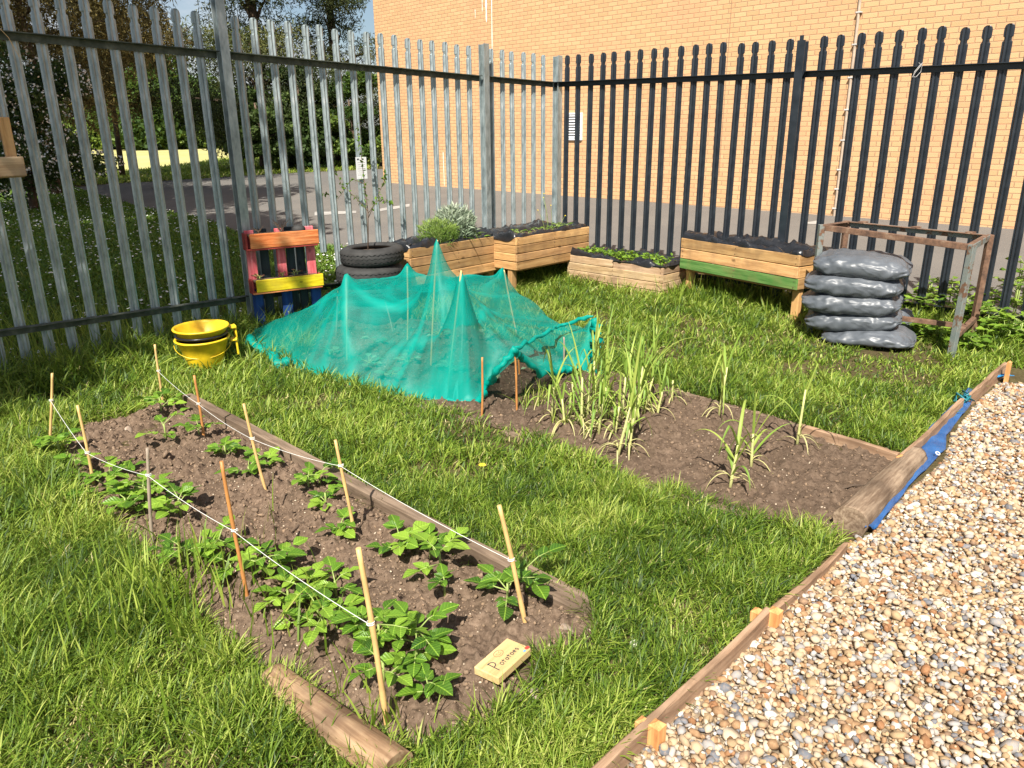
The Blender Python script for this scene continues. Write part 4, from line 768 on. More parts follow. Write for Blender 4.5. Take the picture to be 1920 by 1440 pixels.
# ================================================================== PALLET WOOD PLANTERS
def crumple_rim(Lx, Ly, z, seed, wid=.07, amp=.032, m=None, parent=None, name='liner', hang=.05, inner=.10):
    r = np.random.default_rng(seed); per = [(0, 0), (Lx, 0), (Lx, Ly), (0, Ly), (0, 0)]; P = []; Nn = []
    for i in range(4):
        a, b_ = np.array(per[i], float), np.array(per[i+1], float); L_ = np.linalg.norm(b_-a); k = int(L_/.012); d = (b_-a)/L_
        for j in range(k): P.append(a+d*L_*j/k); Nn.append(np.array([d[1], -d[0]]))
    P = np.array(P); Nn = np.array(Nn); n = len(P); prof = [(.022, -hang), (.020, -.012), (.012, .016), (-.01, .026), (-.04, .012), (-.075, -.02), (-.10, -inner)]; V = []; s = np.arange(n)*.012; off = r.uniform(0, 50)
    for k, (o_, zz) in enumerate(prof):
        nz1 = vn(s*9+off, np.full(n, k*.9), 1., seed)-.5; nz2 = vn(s*28+off, np.full(n, k*1.3), 1., seed+3)-.5; big = fbm(s*3+off, np.full(n, .5), 1., seed+6, 2)
        zoff = nz1*amp*2.2+nz2*amp*.9+(big-.45)*amp*2.4*(1 if 0 < k < 6 else .2); h_ = zz
        if k == 0: h_ = -hang*np.clip((big-.42)*5, .12, 1.3)
        V.append(np.stack([P[:, 0]+Nn[:, 0]*(o_+nz1*amp*.35*(k > 0)), P[:, 1]+Nn[:, 1]*(o_+nz1*amp*.35*(k > 0)), z+h_+zoff*(k > 0)], 1))
    V = np.concatenate(V); F = [(k*n+i, k*n+(i+1) % n, (k+1)*n+(i+1) % n, (k+1)*n+i) for k in range(len(prof)-1) for i in range(n)]
    return MB().add(V, F).obj(name, m or M['plastic'], parent, smooth=True)
def soil_fill(Lx, Ly, z, parent, seed):
    xs = np.linspace(.01, Lx-.01, 30); ys = np.linspace(.01, Ly-.01, 14); X, Y = np.meshgrid(xs, ys); Z = z+.03*(fbm(X, Y, 8, seed)-.5); V = np.stack([X, Y, Z], -1).reshape(-1, 3)
    F = [(j*30+i, j*30+i+1, (j+1)*30+i+1, (j+1)*30+i) for j in range(13) for i in range(29)]; return mesh_obj('soil', V, F, M['soil'], parent, np.full((len(V), 3), .6), True)
def planter(name, label, p0, p1, depth, z0, z1, nb, m, legs=True, seed=0, liner=True, soil=.06, split=None, lastm=None, z1b=None, group='pallet wood planters'):
    """p0, p1: front corners on the ground plan (left, right); local x along the front, +y to the back"""
    p0 = np.array(p0); p1 = np.array(p1); d = p1-p0; L_ = np.linalg.norm(d); g_ = float(T(*p0)); t_ = thing(name, label, 'planter', (*p0, g_), math.atan2(d[1], d[0]), group)
    random.seed(seed+40); hb = (z1-z0)/nb
    fp = MB(); ep = [MB(), MB()]; bp = MB(); low = MB()
    for k in range(nb):
        z = z0+hb*(k+.5); q = lastm is not None and k == 0; tgt = low if q else fp
        if split and k == nb-1: fp.box((L_*split/2, 0, z), (L_*split-.004, .018, hb-.006), tint=rt(.95, 1.2)); fp.box((L_*(split+1)/2, .004, z-.012), (L_*(1-split)-.004, .018, hb-.006), tint=rt(.8, 1.05))
        else: tgt.box((L_/2, random.uniform(-.002, .002), z), (L_, .018, hb-random.uniform(.003, .008)), R(random.uniform(-.25, .25)), tint=rt())
        bp.box((L_/2, depth, z), (L_, .018, hb-.005), tint=rt())
        for e, x in ((0, .0095), (1, L_-.0095)): ep[e].box((x, depth/2, z+random.uniform(-.002, .002)), (.018, depth-.02, hb-random.uniform(.003, .008)), tint=rt())
    fp.obj('front_panel', m, t_); bp.obj('back_panel', m, t_)
    if lastm: lo = low.obj('bottom_board', lastm, t_); lo['label'] = 'green painted bottom board'
    me_ = M['pallet_y'] if m is M['pallet'] else M['palletold_y']
    for e in (0, 1): ep[e].obj('end_panel', me_, t_)
    nails = MB()
    for x in (.03, L_*.5, L_-.03):
        for k in range(nb):
            for s_ in (-.25, .25): nails.tube([(x+random.uniform(-.006, .006), -.0085, z0+hb*(k+.5+s_)), (x, -.0115, z0+hb*(k+.5+s_))], .0042, 6)
    nails.obj('nails', M['rust'], t_)['kind'] = 'stuff'
    if legs:
        for x in (.05, L_-.06):
            for y in (.05, depth-.05): MB().box((x, y+.05, (z0+.06)/2-.02), (.07, .06, z0+.10), tint=rt()).obj('leg', M['pallet_z'], t_)
        MB().box((L_*.5, .06, z0-.008), (L_*.9, .09, .016), tint=rt(.6, .8)).obj('base_slat', m, t_)
    if liner: lo_ = crumple_rim(L_-.03, depth-.03, z1+.002, seed+3, parent=t_, inner=soil+.02); lo_.location = (.015, .015, 0)
    s_ = soil_fill(L_-.04, depth-.04, z1-soil, t_, seed); s_.location = (.02, .02, 0)
    return t_
M['pallet_y'] = m_wood('pallet_end_wood', (.45, .25, .10), (.62, .38, .17), (.22, .13, .07), 1); M['pallet_z'] = m_wood('pallet_leg_wood', (.52, .29, .12), (.66, .40, .18), (.22, .13, .07), 2)
M['palletold_y'] = m_wood('weathered_end_wood', (.38, .25, .14), (.55, .40, .25), (.16, .10, .07), 1)
pA = planter('planter_box', 'pallet wood planter left of the corner, dill and grey-leaved herbs growing in it', (-.93, 7.01), (-.11, 7.93), .36, .25, .60, 4, M['pallet'], seed=1, soil=.03)
pB = planter('planter_box', 'tall pallet wood planter in the corner, in front of the corner fence post', (.05, 7.64), (.86, 8.51), .62, .27, .60, 4, M['pallet'], seed=2, soil=.05)
pC = planter('planter_box', 'low weathered pallet planter on the ground full of green seedlings', (.62, 8.30), (1.49, 7.42), .42, -.02, .31, 4, M['palletold'], legs=False, seed=3, split=.5, soil=.02)
pD = planter('planter_box', 'pallet wood planter on legs with a green painted bottom board', (1.68, 7.55), (2.42, 6.38), .48, .27, .57, 3, M['pallet'], seed=4, lastm=M['greenwood'], soil=.09)
def to_world(t_, x, y, z): a = t_.rotation_euler[2]; return np.array([t_.location[0]+x*math.cos(a)-y*math.sin(a), t_.location[1]+x*math.sin(a)+y*math.cos(a), t_.location[2]+z])

# leafy plants -------------------------------------------------------
def leaflets(P, D, Ln, Wd, Nrm, tint, fold=.25, droop=.35, seg=5):
    """broad leaflets: base points P, directions D, lengths, widths, upward normals -> V,F,tint,lu,lv"""
    n = len(P); D = D/np.linalg.norm(D, axis=1)[:, None]; S = np.cross(D, Nrm); S /= np.linalg.norm(S, axis=1)[:, None]+1e-9; U = np.cross(S, D)
    t_ = np.linspace(0, 1, seg+1); wv = np.sin(np.pi*np.clip(t_, 0, 1)**.78)**.8*(1-.12*t_); wv[0] = .06; wv[-1] = 0.02; us = np.array([-1, -.5, 0, .5, 1]); V = np.empty((n, seg+1, 5, 3)); LU = np.empty((n, seg+1, 5)); LV = LU.copy()
    for i, q in enumerate(t_):
        for j, u in enumerate(us):
            off = (fold*abs(u)*wv[i]*Wd*.5-droop*q*q*Ln*.5-.10*abs(u)**3*Wd*math.sin(i*2.2)*.4)[:, None]
            V[:, i, j] = P+D*(q*Ln*(1-.12*droop*q))[:, None]+S*(u*wv[i]*Wd*.5)[:, None]+U*off; LU[:, i, j] = u*wv[i]; LV[:, i, j] = q
    b0 = (np.arange(n)*(seg+1)*5)[:, None]; F = []
    for i in range(seg):
        for j in range(4): a = i*5+j; F.append(b0+np.array([[a, a+1, a+6, a+5]]))
    return V.reshape(-1, 3), np.concatenate(F), np.repeat(tint, (seg+1)*5), LU.ravel(), LV.ravel()
def leafy_plant(name, label, cat, xyz, size, nst, seed, m, group=None, leaf=.062, ratio=.66, hgt=.14, pairs=2, spread=(25, 75), tone=(.25, .8), withered=0):
    r = np.random.default_rng(seed); t_ = thing(name, label, cat, xyz, 0, group); P = []; D = []; Ln = []; Nn = []; st_ = MB(); tn = []
    nst_main = max(1, nst//4); crowns = [np.array([r.normal()*size*.16, r.normal()*size*.16, 0]) for _ in range(nst_main)]
    for i in range(nst):
        c = crowns[i % nst_main]; a = 2.4*i+r.uniform(-.4, .4)+seed; el = R(90-r.uniform(*spread)); L_ = size*r.uniform(.55, 1.)*.5; h0 = hgt*r.uniform(.25, .9); base = c+np.array([0, 0, h0]); d = np.array([math.cos(a)*math.cos(el), math.sin(a)*math.cos(el), math.sin(el)*.75])
        p1 = base+d*L_*.5; p2 = p1+np.array([d[0], d[1], d[2]*.35])*L_*.5
        st_.tube([c, base*np.array([1, 1, .6]), base], [.0052, .0048, .004], 6); st_.tube([base, p1, p2], [.0028, .0024, .0016], 5)
        az = np.array([d[0], d[1], d[2]*.15]); az /= np.linalg.norm(az); sd_ = np.array([-az[1], az[0], 0]); up = np.array([0, 0, 1.])+r.normal(size=3)*.22; tt = r.uniform(*tone)
        P.append(p2); D.append(az+np.array([0, 0, .12])); Ln.append(leaf*r.uniform(.95, 1.3)); Nn.append(up); tn.append(tt)
        for k in range(pairs):
            q = p1+(p2-p1)*(.45-.75*k/max(1, pairs)); 
            for s_ in (-1, 1): P.append(q); D.append(az*.55+sd_*s_*.9+np.array([0, 0, .18])+r.normal(size=3)*.12); Ln.append(leaf*r.uniform(.6, .95)*(1-.18*k)); Nn.append(np.array([0, 0, 1.])+r.normal(size=3)*.25); tn.append(np.clip(tt+r.normal()*.1, 0, 1))
    P = np.array(P); D = np.array(D); Ln = np.array(Ln); V, F, tt, lu, lv = leaflets(P, D, Ln, Ln*ratio*r.uniform(.85, 1.1, len(Ln)), np.array(Nn), np.array(tn), droop=.35)
    mesh_obj('leaves', V, F, m, t_, tt, True, {'lu': lu, 'lv': lv}); st_.obj('stems', M['stem'], t_, smooth=True); return t_
gR = 'potato plants of the far row'; gL = 'potato plants of the near row'
pots = [ # u, v, size, stems, row, label
 (303, 775, .26, 8, 0, 'potato plant at the foot of the far cane nearest the buckets'), (350, 822, .28, 9, 0, 'potato plant behind the second cane of the far row'), (408, 858, .19, 8, 0, 'small upright potato plant midway between the second and third far canes'),
 (478, 892, .24, 9, 0, 'potato plant wrapped round the third leaning cane of the far row'), (568, 925, .21, 9, 0, 'potato plant against the middle of the long timber, left of the tall straw cane'), (612, 963, .15, 6, 0, 'small potato plant just left of the tall straw-coloured cane'), (632, 1008, .17, 5, 0, 'low sprig of potato at the foot of the tall straw-coloured cane'),
 (748, 1030, .20, 7, 0, 'potato plant with one pale upright leaf, right of the tall straw cane'), (835, 1062, .27, 9, 0, 'potato plant in front of the long timber, left of its end'), (838, 1118, .12, 3, 0, 'single low potato sprig in bare soil below the far row'), (975, 1128, .27, 12, 0, 'dark bushy potato plant round the last cane by the timber offcut'),
 (128, 852, .20, 8, 1, 'potato plant at the far left end of the near row'), (160, 882, .18, 6, 1, 'potato plant behind the second cane of the near row'), (210, 915, .27, 11, 1, 'dense potato plant right of the second near cane'), (225, 960, .24, 9, 1, 'potato plant in long grass left of the grey cane'), (275, 945, .26, 11, 1, 'potato plant behind the grey cane'),
 (325, 985, .22, 8, 1, 'potato plant right of the foot of the grey cane'), (375, 1060, .22, 7, 1, 'potato plant between the grey cane and the orange-brown cane'), (425, 1075, .17, 4, 1, 'potato with one large round leaf left of the orange-brown cane'), (440, 1040, .20, 7, 1, 'potato plant crossing the upper part of the orange-brown cane'),
 (505, 1085, .25, 10, 1, 'potato plant right of the orange-brown cane with a withered leaf'), (560, 1130, .24, 11, 1, 'dense bushy potato plant midway between the last two near canes'), (595, 1180, .22, 9, 1, 'potato plant nearest the tan log'), (635, 1120, .17, 6, 1, 'upright potato plant below the string, left of the knotted cane'),
 (700, 1205, .20, 8, 1, 'potato plant just left of the knotted cane'), (755, 1205, .26, 11, 1, 'large potato plant right of the knotted cane'), (760, 1275, .22, 10, 1, 'dark low potato plant right of the foot of the knotted cane'), (775, 1330, .13, 5, 1, 'lowest potato plant at the near end of the row')]
for i, (u, v, sz, ns, rw, lb) in enumerate(pots):
    near_ = v > 1000; g_ = GT(u, v+6); leafy_plant('potato_plant', lb, 'potato plant', (g_[0], g_[1], g_[2]+.012), sz*1.0, int(ns*.95), 200+i, M['potato'], (gR, gL)[rw], leaf=.060+.06*(sz-.15), hgt=.065+.40*sz*.5, pairs=2, ratio=.72, spread=(35, 82), tone=(.15, .9) if ns < 12 else (.05, .5))

# garlic -------------------------------------------------------------
def strap(P, width, tint):
    """ribbon leaf along a path with a V-shaped cross-section"""
    P = np.asarray(P, float); n = len(P); tg = np.gradient(P, axis=0); V = []
    for i in range(n):
        d = tg[i]/(np.linalg.norm(tg[i])+1e-9); s = np.cross(d, [0, 0, 1.]); 
        if np.linalg.norm(s) < .15: s = np.cross(d, tg[-1]+np.array([.01, .02, 0])); 
        s /= np.linalg.norm(s)+1e-9; u = np.cross(s, d); q = i/(n-1); w_ = width*(1-q**2.2)*(.75+.5*min(1, q*4))*.5+.0004; V += [P[i]-s*w_+u*w_*.35, P[i]-u*w_*.15, P[i]+s*w_+u*w_*.35]
    return V, [(i*3+j, i*3+j+1, i*3+4+j, i*3+3+j) for i in range(n-1) for j in (0, 1)], tint
def garlic(label, u, v, hgt, nl, seed, leanv=(0, 0), group='garlic plants in the second bed', reach=.22, dry=.3):
    r = np.random.default_rng(seed); g_ = GT(u, v); t_ = thing('garlic_plant', label, 'garlic plant', (g_[0], g_[1], g_[2]+.012), 0, group); sm = MB(); hgt *= 1.12; hs = hgt*.56; top = np.array([leanv[0], leanv[1], hs])
    sm.tube([np.array([0, 0, -.03]), top*.35, top*.7, top], [.0085, .0075, .0065, .005], 7); sm.obj('stalk', M['garlicstem'], t_, smooth=True); lm = MB()
    a0 = r.uniform(0, 6.28)
    for k in range(nl):
        q = .25+.75*(k+.5)/nl; b_ = top*q; a = a0+math.pi*k+r.normal()*.45; L_ = (hgt*.80)*r.uniform(.7, 1.15)*(1.05-.2*(1-q)); el = R(42+36*q+r.normal()*8); bend = r.uniform(1.0, 6.5)*(1.25-.75*q); P = [b_]; d = np.array([math.cos(a)*math.cos(el), math.sin(a)*math.cos(el), math.sin(el)]); kink = r.integers(5, 10) if r.random() < .5 else 99
        for i in range(13):
            d = d+np.array([0, 0, -bend*.05*(i/6)]); 
            if i == kink: d = d+np.array([0, 0, -1.4])
            d /= np.linalg.norm(d); P.append(P[-1]+d*L_/13)
        P = np.array(P); P[:, 2] = np.maximum(P[:, 2], .006); tt = .25+.5*r.random(); lm.add(*strap(P, .0115*r.uniform(.8, 1.2), tt))
    for k in range(5):                # withered lower leaves
        a = r.uniform(0, 6.28); P = [np.array([0, 0, .03+r.random()*.05])]; d = np.array([math.cos(a)*.7, math.sin(a)*.7, .8])
        for i in range(8): d = d+np.array([0, 0, -.38]); d /= np.linalg.norm(d); P.append(P[-1]+d*.022)
        P = np.array(P); P[:, 2] = np.maximum(P[:, 2], .006); lm.add(*strap(P, .007, .97))
    lm.obj('leaves', M['garlic'], t_, smooth=True); return t_
M['garlicstem'] = m_flat('garlic_stalk', (.50, .50, .20), .5, var=.25, scale=14)
gg = [(1035, 792, .42, 5, (.01, 0), 'garlic plant at the left of the thick clump, below the raised net'), (1090, 812, .50, 6, (.0, .01), 'tallest straight garlic stalk on the left of the clump'), (1078, 783, .34, 5, (-.02, 0), 'garlic plant behind the tallest straight stalk'), (1110, 777, .50, 6, (.01, .03), 'garlic plant at the back of the clump with upright leaf tips'),
      (1122, 818, .36, 5, (.02, .0), 'garlic plant just right of the tallest straight stalk'), (1152, 822, .28, 3, (.02, 0), 'short pale bent-over garlic at the front of the clump'), (1164, 798, .44, 6, (.02, .02), 'garlic plant with yellowing leaves in the middle of the clump'), (1192, 795, .52, 7, (.03, .03), 'large spreading garlic plant at the right of the clump'), (1140, 770, .46, 6, (-.02, .03), 'garlic plant hidden at the back middle of the clump'), (1215, 765, .42, 6, (.02, .02), 'garlic plant at the back right of the clump'),
      (1157, 860, .42, 5, (.06, .02), 'leaning garlic plant nearest the front, with a leaf arched to the soil'), (1178, 856, .40, 4, (.03, .03), 'pale garlic stem beside the leaning front plant'), (1259, 760, .24, 3, (.0, .0), 'small withering garlic right of the clump'),
      (1347, 783, .47, 4, (.03, .01), 'single garlic plant with one long arching leaf, well right of the clump'), (1493, 842, .50, 4, (.02, .02), 'lone slender garlic plant standing near the far edging'), (1367, 923, .36, 5, (.03, .02), 'drooping garlic plant at the near right of the bed'), (1408, 880, .30, 5, (.0, .02), 'garlic plant just behind the drooping one')]
gg += [(1060, 812, .30, 5, (-.02, .01), 'small garlic plant left of the tallest straight stalk'), (1100, 795, .40, 6, (.02, .04), 'garlic plant close behind the tallest straight stalk'), (1135, 800, .42, 6, (.0, .03), 'garlic plant with crossing leaves in the left half of the clump'), (1178, 780, .46, 7, (.04, .0), 'garlic plant with long leaves hanging right in the clump'),
       (1205, 782, .38, 6, (.05, .0), 'bent garlic plant at the right edge of the clump'), (1120, 762, .40, 5, (.0, .04), 'faint garlic plant at the very back of the clump'), (1230, 790, .30, 5, (.03, 0), 'low yellowing garlic plant at the right foot of the clump'), (1185, 815, .34, 5, (-.01, .02), 'garlic plant at the front right of the clump')]
for i, (u, v, h, nl, ln, lb) in enumerate(gg): garlic(lb, u, v, h, nl+2, 300+i, ln)
# weeds and small grass among the garlic
for i, (u, v) in enumerate(((1005, 765), (1060, 800), (1095, 800), (1020, 745), (1130, 790))):
    g_ = GT(u, v); n = 34; o = blades('weed_tuft', g_[0]+rng.normal(size=n)*.045, g_[1]+rng.normal(size=n)*.045, np.full(n, float(g_[2])+.008), rng.uniform(.06, .19, n), np.full(n, .005), rng.uniform(.2, 1, n), 900+i, (.1, .9)); recenter(o)
    tag(o, ('grass weed tuft left of the garlic clump', 'grass weed tuft at the foot of the leftmost garlic', 'grass weed tuft at the foot of the tallest stalk', 'grass weed tuft beside the orange-brown cane', 'grass weed tuft in the middle of the garlic clump')[i], 'grass tuft', 'weed tufts in the garlic bed')
# young cabbages under and beside the net
cb = [(925, 715), (1005, 700), (560+60, 650+20), (760, 690), (700, 650), (820, 640), (900, 640), (690, 690), (780, 660), (850, 700), (960, 690), (740, 715)]
for i, (u, v) in enumerate(cb):
    g_ = GT(u, v); lb = 'small blue-green cabbage seedling on the dark soil right of the net corner' if i == 0 else 'small cabbage seedling under the raised edge of the net' if i == 1 else 'young plant growing beneath the teal net'
    if i in (10,): lb = 'small cabbage seedling between the two orange-brown short canes'
    leafy_plant('cabbage_seedling', lb, 'cabbage', (g_[0], g_[1], g_[2]+.01), .17, 7, 400+i, M['cabbage'], 'young plants in the netted bed', leaf=.06, ratio=.75, hgt=.05, pairs=0, spread=(20, 60))

# herbs and seedlings in the planters
def herb(name, label, cat, parent_t, x, y, z, n, h, spread, wid, m, seed, lean=(.1, .9), fil=False):
    c = to_world(parent_t, x, y, z); r = np.random.default_rng(seed); X = c[0]+r.normal(size=n)*spread*.35; Y = c[1]+r.normal(size=n)*spread*.35
    if fil:
        V = []; k = n*5; a = r.uniform(0, 6.28, k); rr = spread*np.sqrt(r.random(k)); zz = r.random(k)**.7*h*(1-.35*(rr/spread)**2); P = np.stack([c[0]+np.cos(a)*rr, c[1]+np.sin(a)*rr, c[2]+zz], 1); d = np.stack([np.cos(a)*.5, np.sin(a)*.5, np.full(k, .8)], 1)+r.normal(size=(k, 3))*.5; d /= np.linalg.norm(d, axis=1)[:, None]; s = np.cross(d, r.normal(size=(k, 3))); s /= np.linalg.norm(s, axis=1)[:, None]; l = fil*r.uniform(.6, 1.3, k)[:, None]
        V = np.stack([P, P+d*l*.5+s*wid, P+d*l, P+d*l*.5-s*wid], 1).reshape(-1, 3); o = mesh_obj(name, V, np.arange(4*k).reshape(-1, 4), m, None, np.repeat(np.clip(.2+.6*zz/h+r.normal(size=k)*.15, 0, 1), 4))
        sm = MB(); 
        for i in range(14): aa = r.uniform(0, 6.28); q = spread*.8*r.random(); sm.tube([c, c+np.array([math.cos(aa)*q*.5, math.sin(aa)*q*.5, h*.5]), c+np.array([math.cos(aa)*q, math.sin(aa)*q, h*.9])], [.003, .002, .001], 5)
        recenter(o); so_ = sm.obj('stems', M['stem'], o); so_.location = tuple(-np.array(o.location))
    else: o = blades(name, X, Y, np.full(n, c[2]), r.uniform(.5, 1.1, n)*h, np.full(n, wid), r.uniform(.1, .9, n), seed, lean, m); recenter(o)
    return tag(o, label, cat)
herb('dill', 'feathery bright green dill in the left pallet planter', 'herb', pA, .52, .16, .55, 420, .26, .19, .0035, M['herb'], 501, fil=.05)
herb('grey_herb', 'tall grey-green bushy herb beside the dill', 'herb', pA, .78, .20, .55, 460, .36, .19, .007, M['sage'], 502, fil=.07)
herb('strap_leaf_plant', 'green strap-leaved plant spilling over the left planter edge', 'herb', pA, .92, .10, .57, 26, .24, .16, .014, M['weed'], 503, (.5, 1.3))
for i, (x, y, s_) in enumerate(((.25, .2, .2), (.42, .12, .16), (.62, .15, .16), (.8, .2, .14), (1.0, .3, .22), (1.05, .16, .16))):
    c = to_world(pB, x, y, .57); leafy_plant('strawberry_plant', ('small leafy plant at the left end of the tall corner planter', 'small leafy plant second from the left in the tall corner planter', 'small leafy plant in the middle of the tall corner planter', 'small leafy plant right of the middle of the tall corner planter', 'leafy plant at the far right end of the tall corner planter, by the black fence', 'low leafy plant at the right front of the tall corner planter')[i], 'leafy plant', c, s_, 8, 520+i, M['weed'], 'leafy plants in the corner planter', leaf=.04, ratio=.5, hgt=.05, pairs=1)
c = to_world(pB, 1.0, .4, .57); sp = MB(); 
for i in range(5): a = c+np.array([rng.normal()*.05, rng.normal()*.05, 0]); b_ = a+np.array([rng.normal()*.05, rng.normal()*.04, .14+.06*i]); sp.tube([a, (a+b_)/2+np.array([.01, 0, .01]), b_], [.0025, .002, .0015], 5)
o = sp.obj('flowering_weed', M['stem']); recenter(o); tag(o, 'thin weed with small yellow flowers at the corner planter', 'weed'); fl = MB()
for i in range(5):
    b_ = sp.v[i][-1]; fl.add([b_+np.array([.011*math.cos(q), .011*math.sin(q), .004*math.sin(q*2)]) for q in np.linspace(0, 6.28, 7)[:-1]], [(0, 1, 2, 3, 4, 5)])
fo = fl.obj('flowers', M['yellowpetal'], o); fo['kind'] = 'stuff'; fo.location = tuple(-np.array(o.location))
n = 620; r = np.random.default_rng(540); Lc = 1.24; X = r.uniform(.05, Lc-.1, n); Y = r.uniform(.05, .36, n); P = np.array([to_world(pC, a, b_, .30) for a, b_ in zip(X, Y)]); P[:, 2] += r.uniform(-.02, .06, n)+.03*(fbm(P[:, 0], P[:, 1], 7, 5)-.4); D = r.normal(size=(n, 3)); D[:, 2] = np.abs(D[:, 2])*.4+.15
V, F, tt, lu, lv = leaflets(P, D, r.uniform(.03, .06, n), r.uniform(.018, .032, n), np.array([[0, 0, 1.]]*n)+r.normal(size=(n, 3))*.35, r.uniform(.3, .95, n)); o = mesh_obj('seedlings', V, F, M['weed'], None, tt, True, {'lu': lu, 'lv': lv}); recenter(o); tag(o, 'green leafy seedlings filling the low weathered planter', 'seedlings', kind='stuff')

# ================================================================== TYRES WITH A SAPLING
def tyre(label, x, y, z, seed, R0=.285, W=.185, tilt=0.):
    t_ = thing('tyre', label, 'tyre', (x, y, z), R(seed*40), 'stacked car tyres'); prof = [(.175, .030), (.185, .012), (.215, .0), (.25, .006), (.272, .022), (.285, .04), (.287, .0925), (.285, .145), (.272, .163), (.25, .179), (.215, .185), (.185, .173), (.175, .155), (.195, .14), (.24, .11), (.24, .075), (.195, .045)]
    n = 96; V = []; 
    for i in range(n):
        a = 2*math.pi*i/n
        for k, (rr, zz) in enumerate(prof):
            e = (.004 if (i % 2) else -.003) if k in (4, 5, 7, 8) else (-.0 if k != 6 else .001*(i % 2)); V.append(((rr+e)*R0/.285*math.cos(a), (rr+e)*R0/.285*math.sin(a), zz*W/.185))
    m_ = len(prof); F = [(i*m_+k, ((i+1) % n)*m_+k, ((i+1) % n)*m_+(k+1) % m_, i*m_+(k+1) % m_) for i in range(n) for k in range(m_)]
    o = MB().add(V, F).obj('carcass', M['rubber'], t_, smooth=True); gr = MB()
    for zc in (.055, .0925, .13):
        for s_ in (-1,): gr.tube([((R0+.0025)*math.cos(a), (R0+.0025)*math.sin(a), zc*W/.185+.006*((i % 2)*2-1)) for i, a in enumerate(np.linspace(0, 6.2832, 73))], .0035, 4, cap=False)
    gr.obj('tread', m_flat('dark_tread', (.012, .012, .012), .9), t_)['kind'] = 'stuff'; t_.rotation_euler[0] = tilt; return t_
TX, TY = -1.235, 6.76
tyre('lowest car tyre of the stack, on the ground behind the teal net', TX+.03, TY+.02, .01, 1, .285, .165); tyre('car tyre second from the ground, behind the teal net', TX, TY+.02, .177, 4, .28, .165); tyre('second tyre from the top of the stack, worn and dusty', TX-.02, TY, .344, 2, .295, .165); tyre('top car tyre of the stack with a sapling growing in it', TX+.01, TY+.01, .512, 3, .275, .155, R(-2))
so2 = MB(); V = [(0, 0, 0)]+[(.24*math.cos(a), .24*math.sin(a), -.005) for a in np.linspace(0, 6.28, 25)[:-1]]; so2.add(V, [(0, i+1, (i+1) % 24+1) for i in range(24)]); o = so2.obj('tyre_soil', M['soil']); o.location = (TX, TY, .615); tag(o, 'dark soil filling the top tyre', 'soil')
st = thing('sapling', 'thin bare-stemmed sapling with sparse leaves growing out of the tyres against the fence', 'sapling', (TX-.03, TY+.02, .60)); tb = MB(); P = []; D = []; b0 = np.array([TX-.03, TY+.02, .60]); r = np.random.default_rng(8)
def wp(u, v, Y): return onY(u, v, Y)-b0
brs = [[wp(692, 458, 6.8)*0, wp(690, 400, 6.85), wp(683, 340, 6.95), wp(676, 280, 7.0), wp(669, 235, 7.0)], [wp(689, 395, 6.85), wp(668, 372, 6.9), wp(640, 345, 7.0), wp(622, 305, 7.05)], [wp(690, 400, 6.85), wp(712, 372, 6.95), wp(738, 385, 7.0)], [wp(683, 345, 6.95), wp(660, 335, 7.), wp(634, 372, 7.0), wp(606, 362, 7.0)], [wp(690, 410, 6.85), wp(720, 340, 7.1), wp(722, 325, 7.1)]]
for bi, b_ in enumerate(brs):
    tb.tube(b_, np.linspace(.0065 if bi == 0 else .0035, .0015, len(b_)), 6)
    b_ = np.array(b_); s = np.linspace(.30 if bi == 0 else .15, 1, 46 if bi == 0 else 26)
    for q in s:
        k = min(int(q*(len(b_)-1)), len(b_)-2); f = q*(len(b_)-1)-k; P.append(b_[k]*(1-f)+b_[k+1]*f); D.append(r.normal(size=3)+np.array([0, 0, .2]))
tb.obj('branches', M['bark'], st, smooth=True); P = np.array(P); D = np.array(D); n = len(P); V, F, tt, lu, lv = leaflets(P, D, r.uniform(.025, .05, n), r.uniform(.014, .026, n), np.array([[0, 0, 1.]]*n)+r.normal(size=(n, 3))*.5, r.uniform(.1, .7, n)); mesh_obj('leaves', V, F, M['weed'], st, tt, True, {'lu': lu, 'lv': lv})
# climbing weeds between the pallet planter and the tyres
for i, (u, v, s_, h, lb) in enumerate(((618, 545, .34, .34, 'leafy climbing weed between the painted pallet planter and the tyres'), (640, 520, .24, .2, 'pale green weed with big leaves left of the tyres'), (600, 500, .25, .45, 'weed growing up beside the pink slat of the pallet planter'))):
    g_ = onY(u, 590, 6.85); leafy_plant('weed', lb, 'weed', (g_[0], g_[1], .03), s_, 16, 600+i, M['weed'], 'weeds beside the tyres', leaf=.06, hgt=h, pairs=2, ratio=.5)

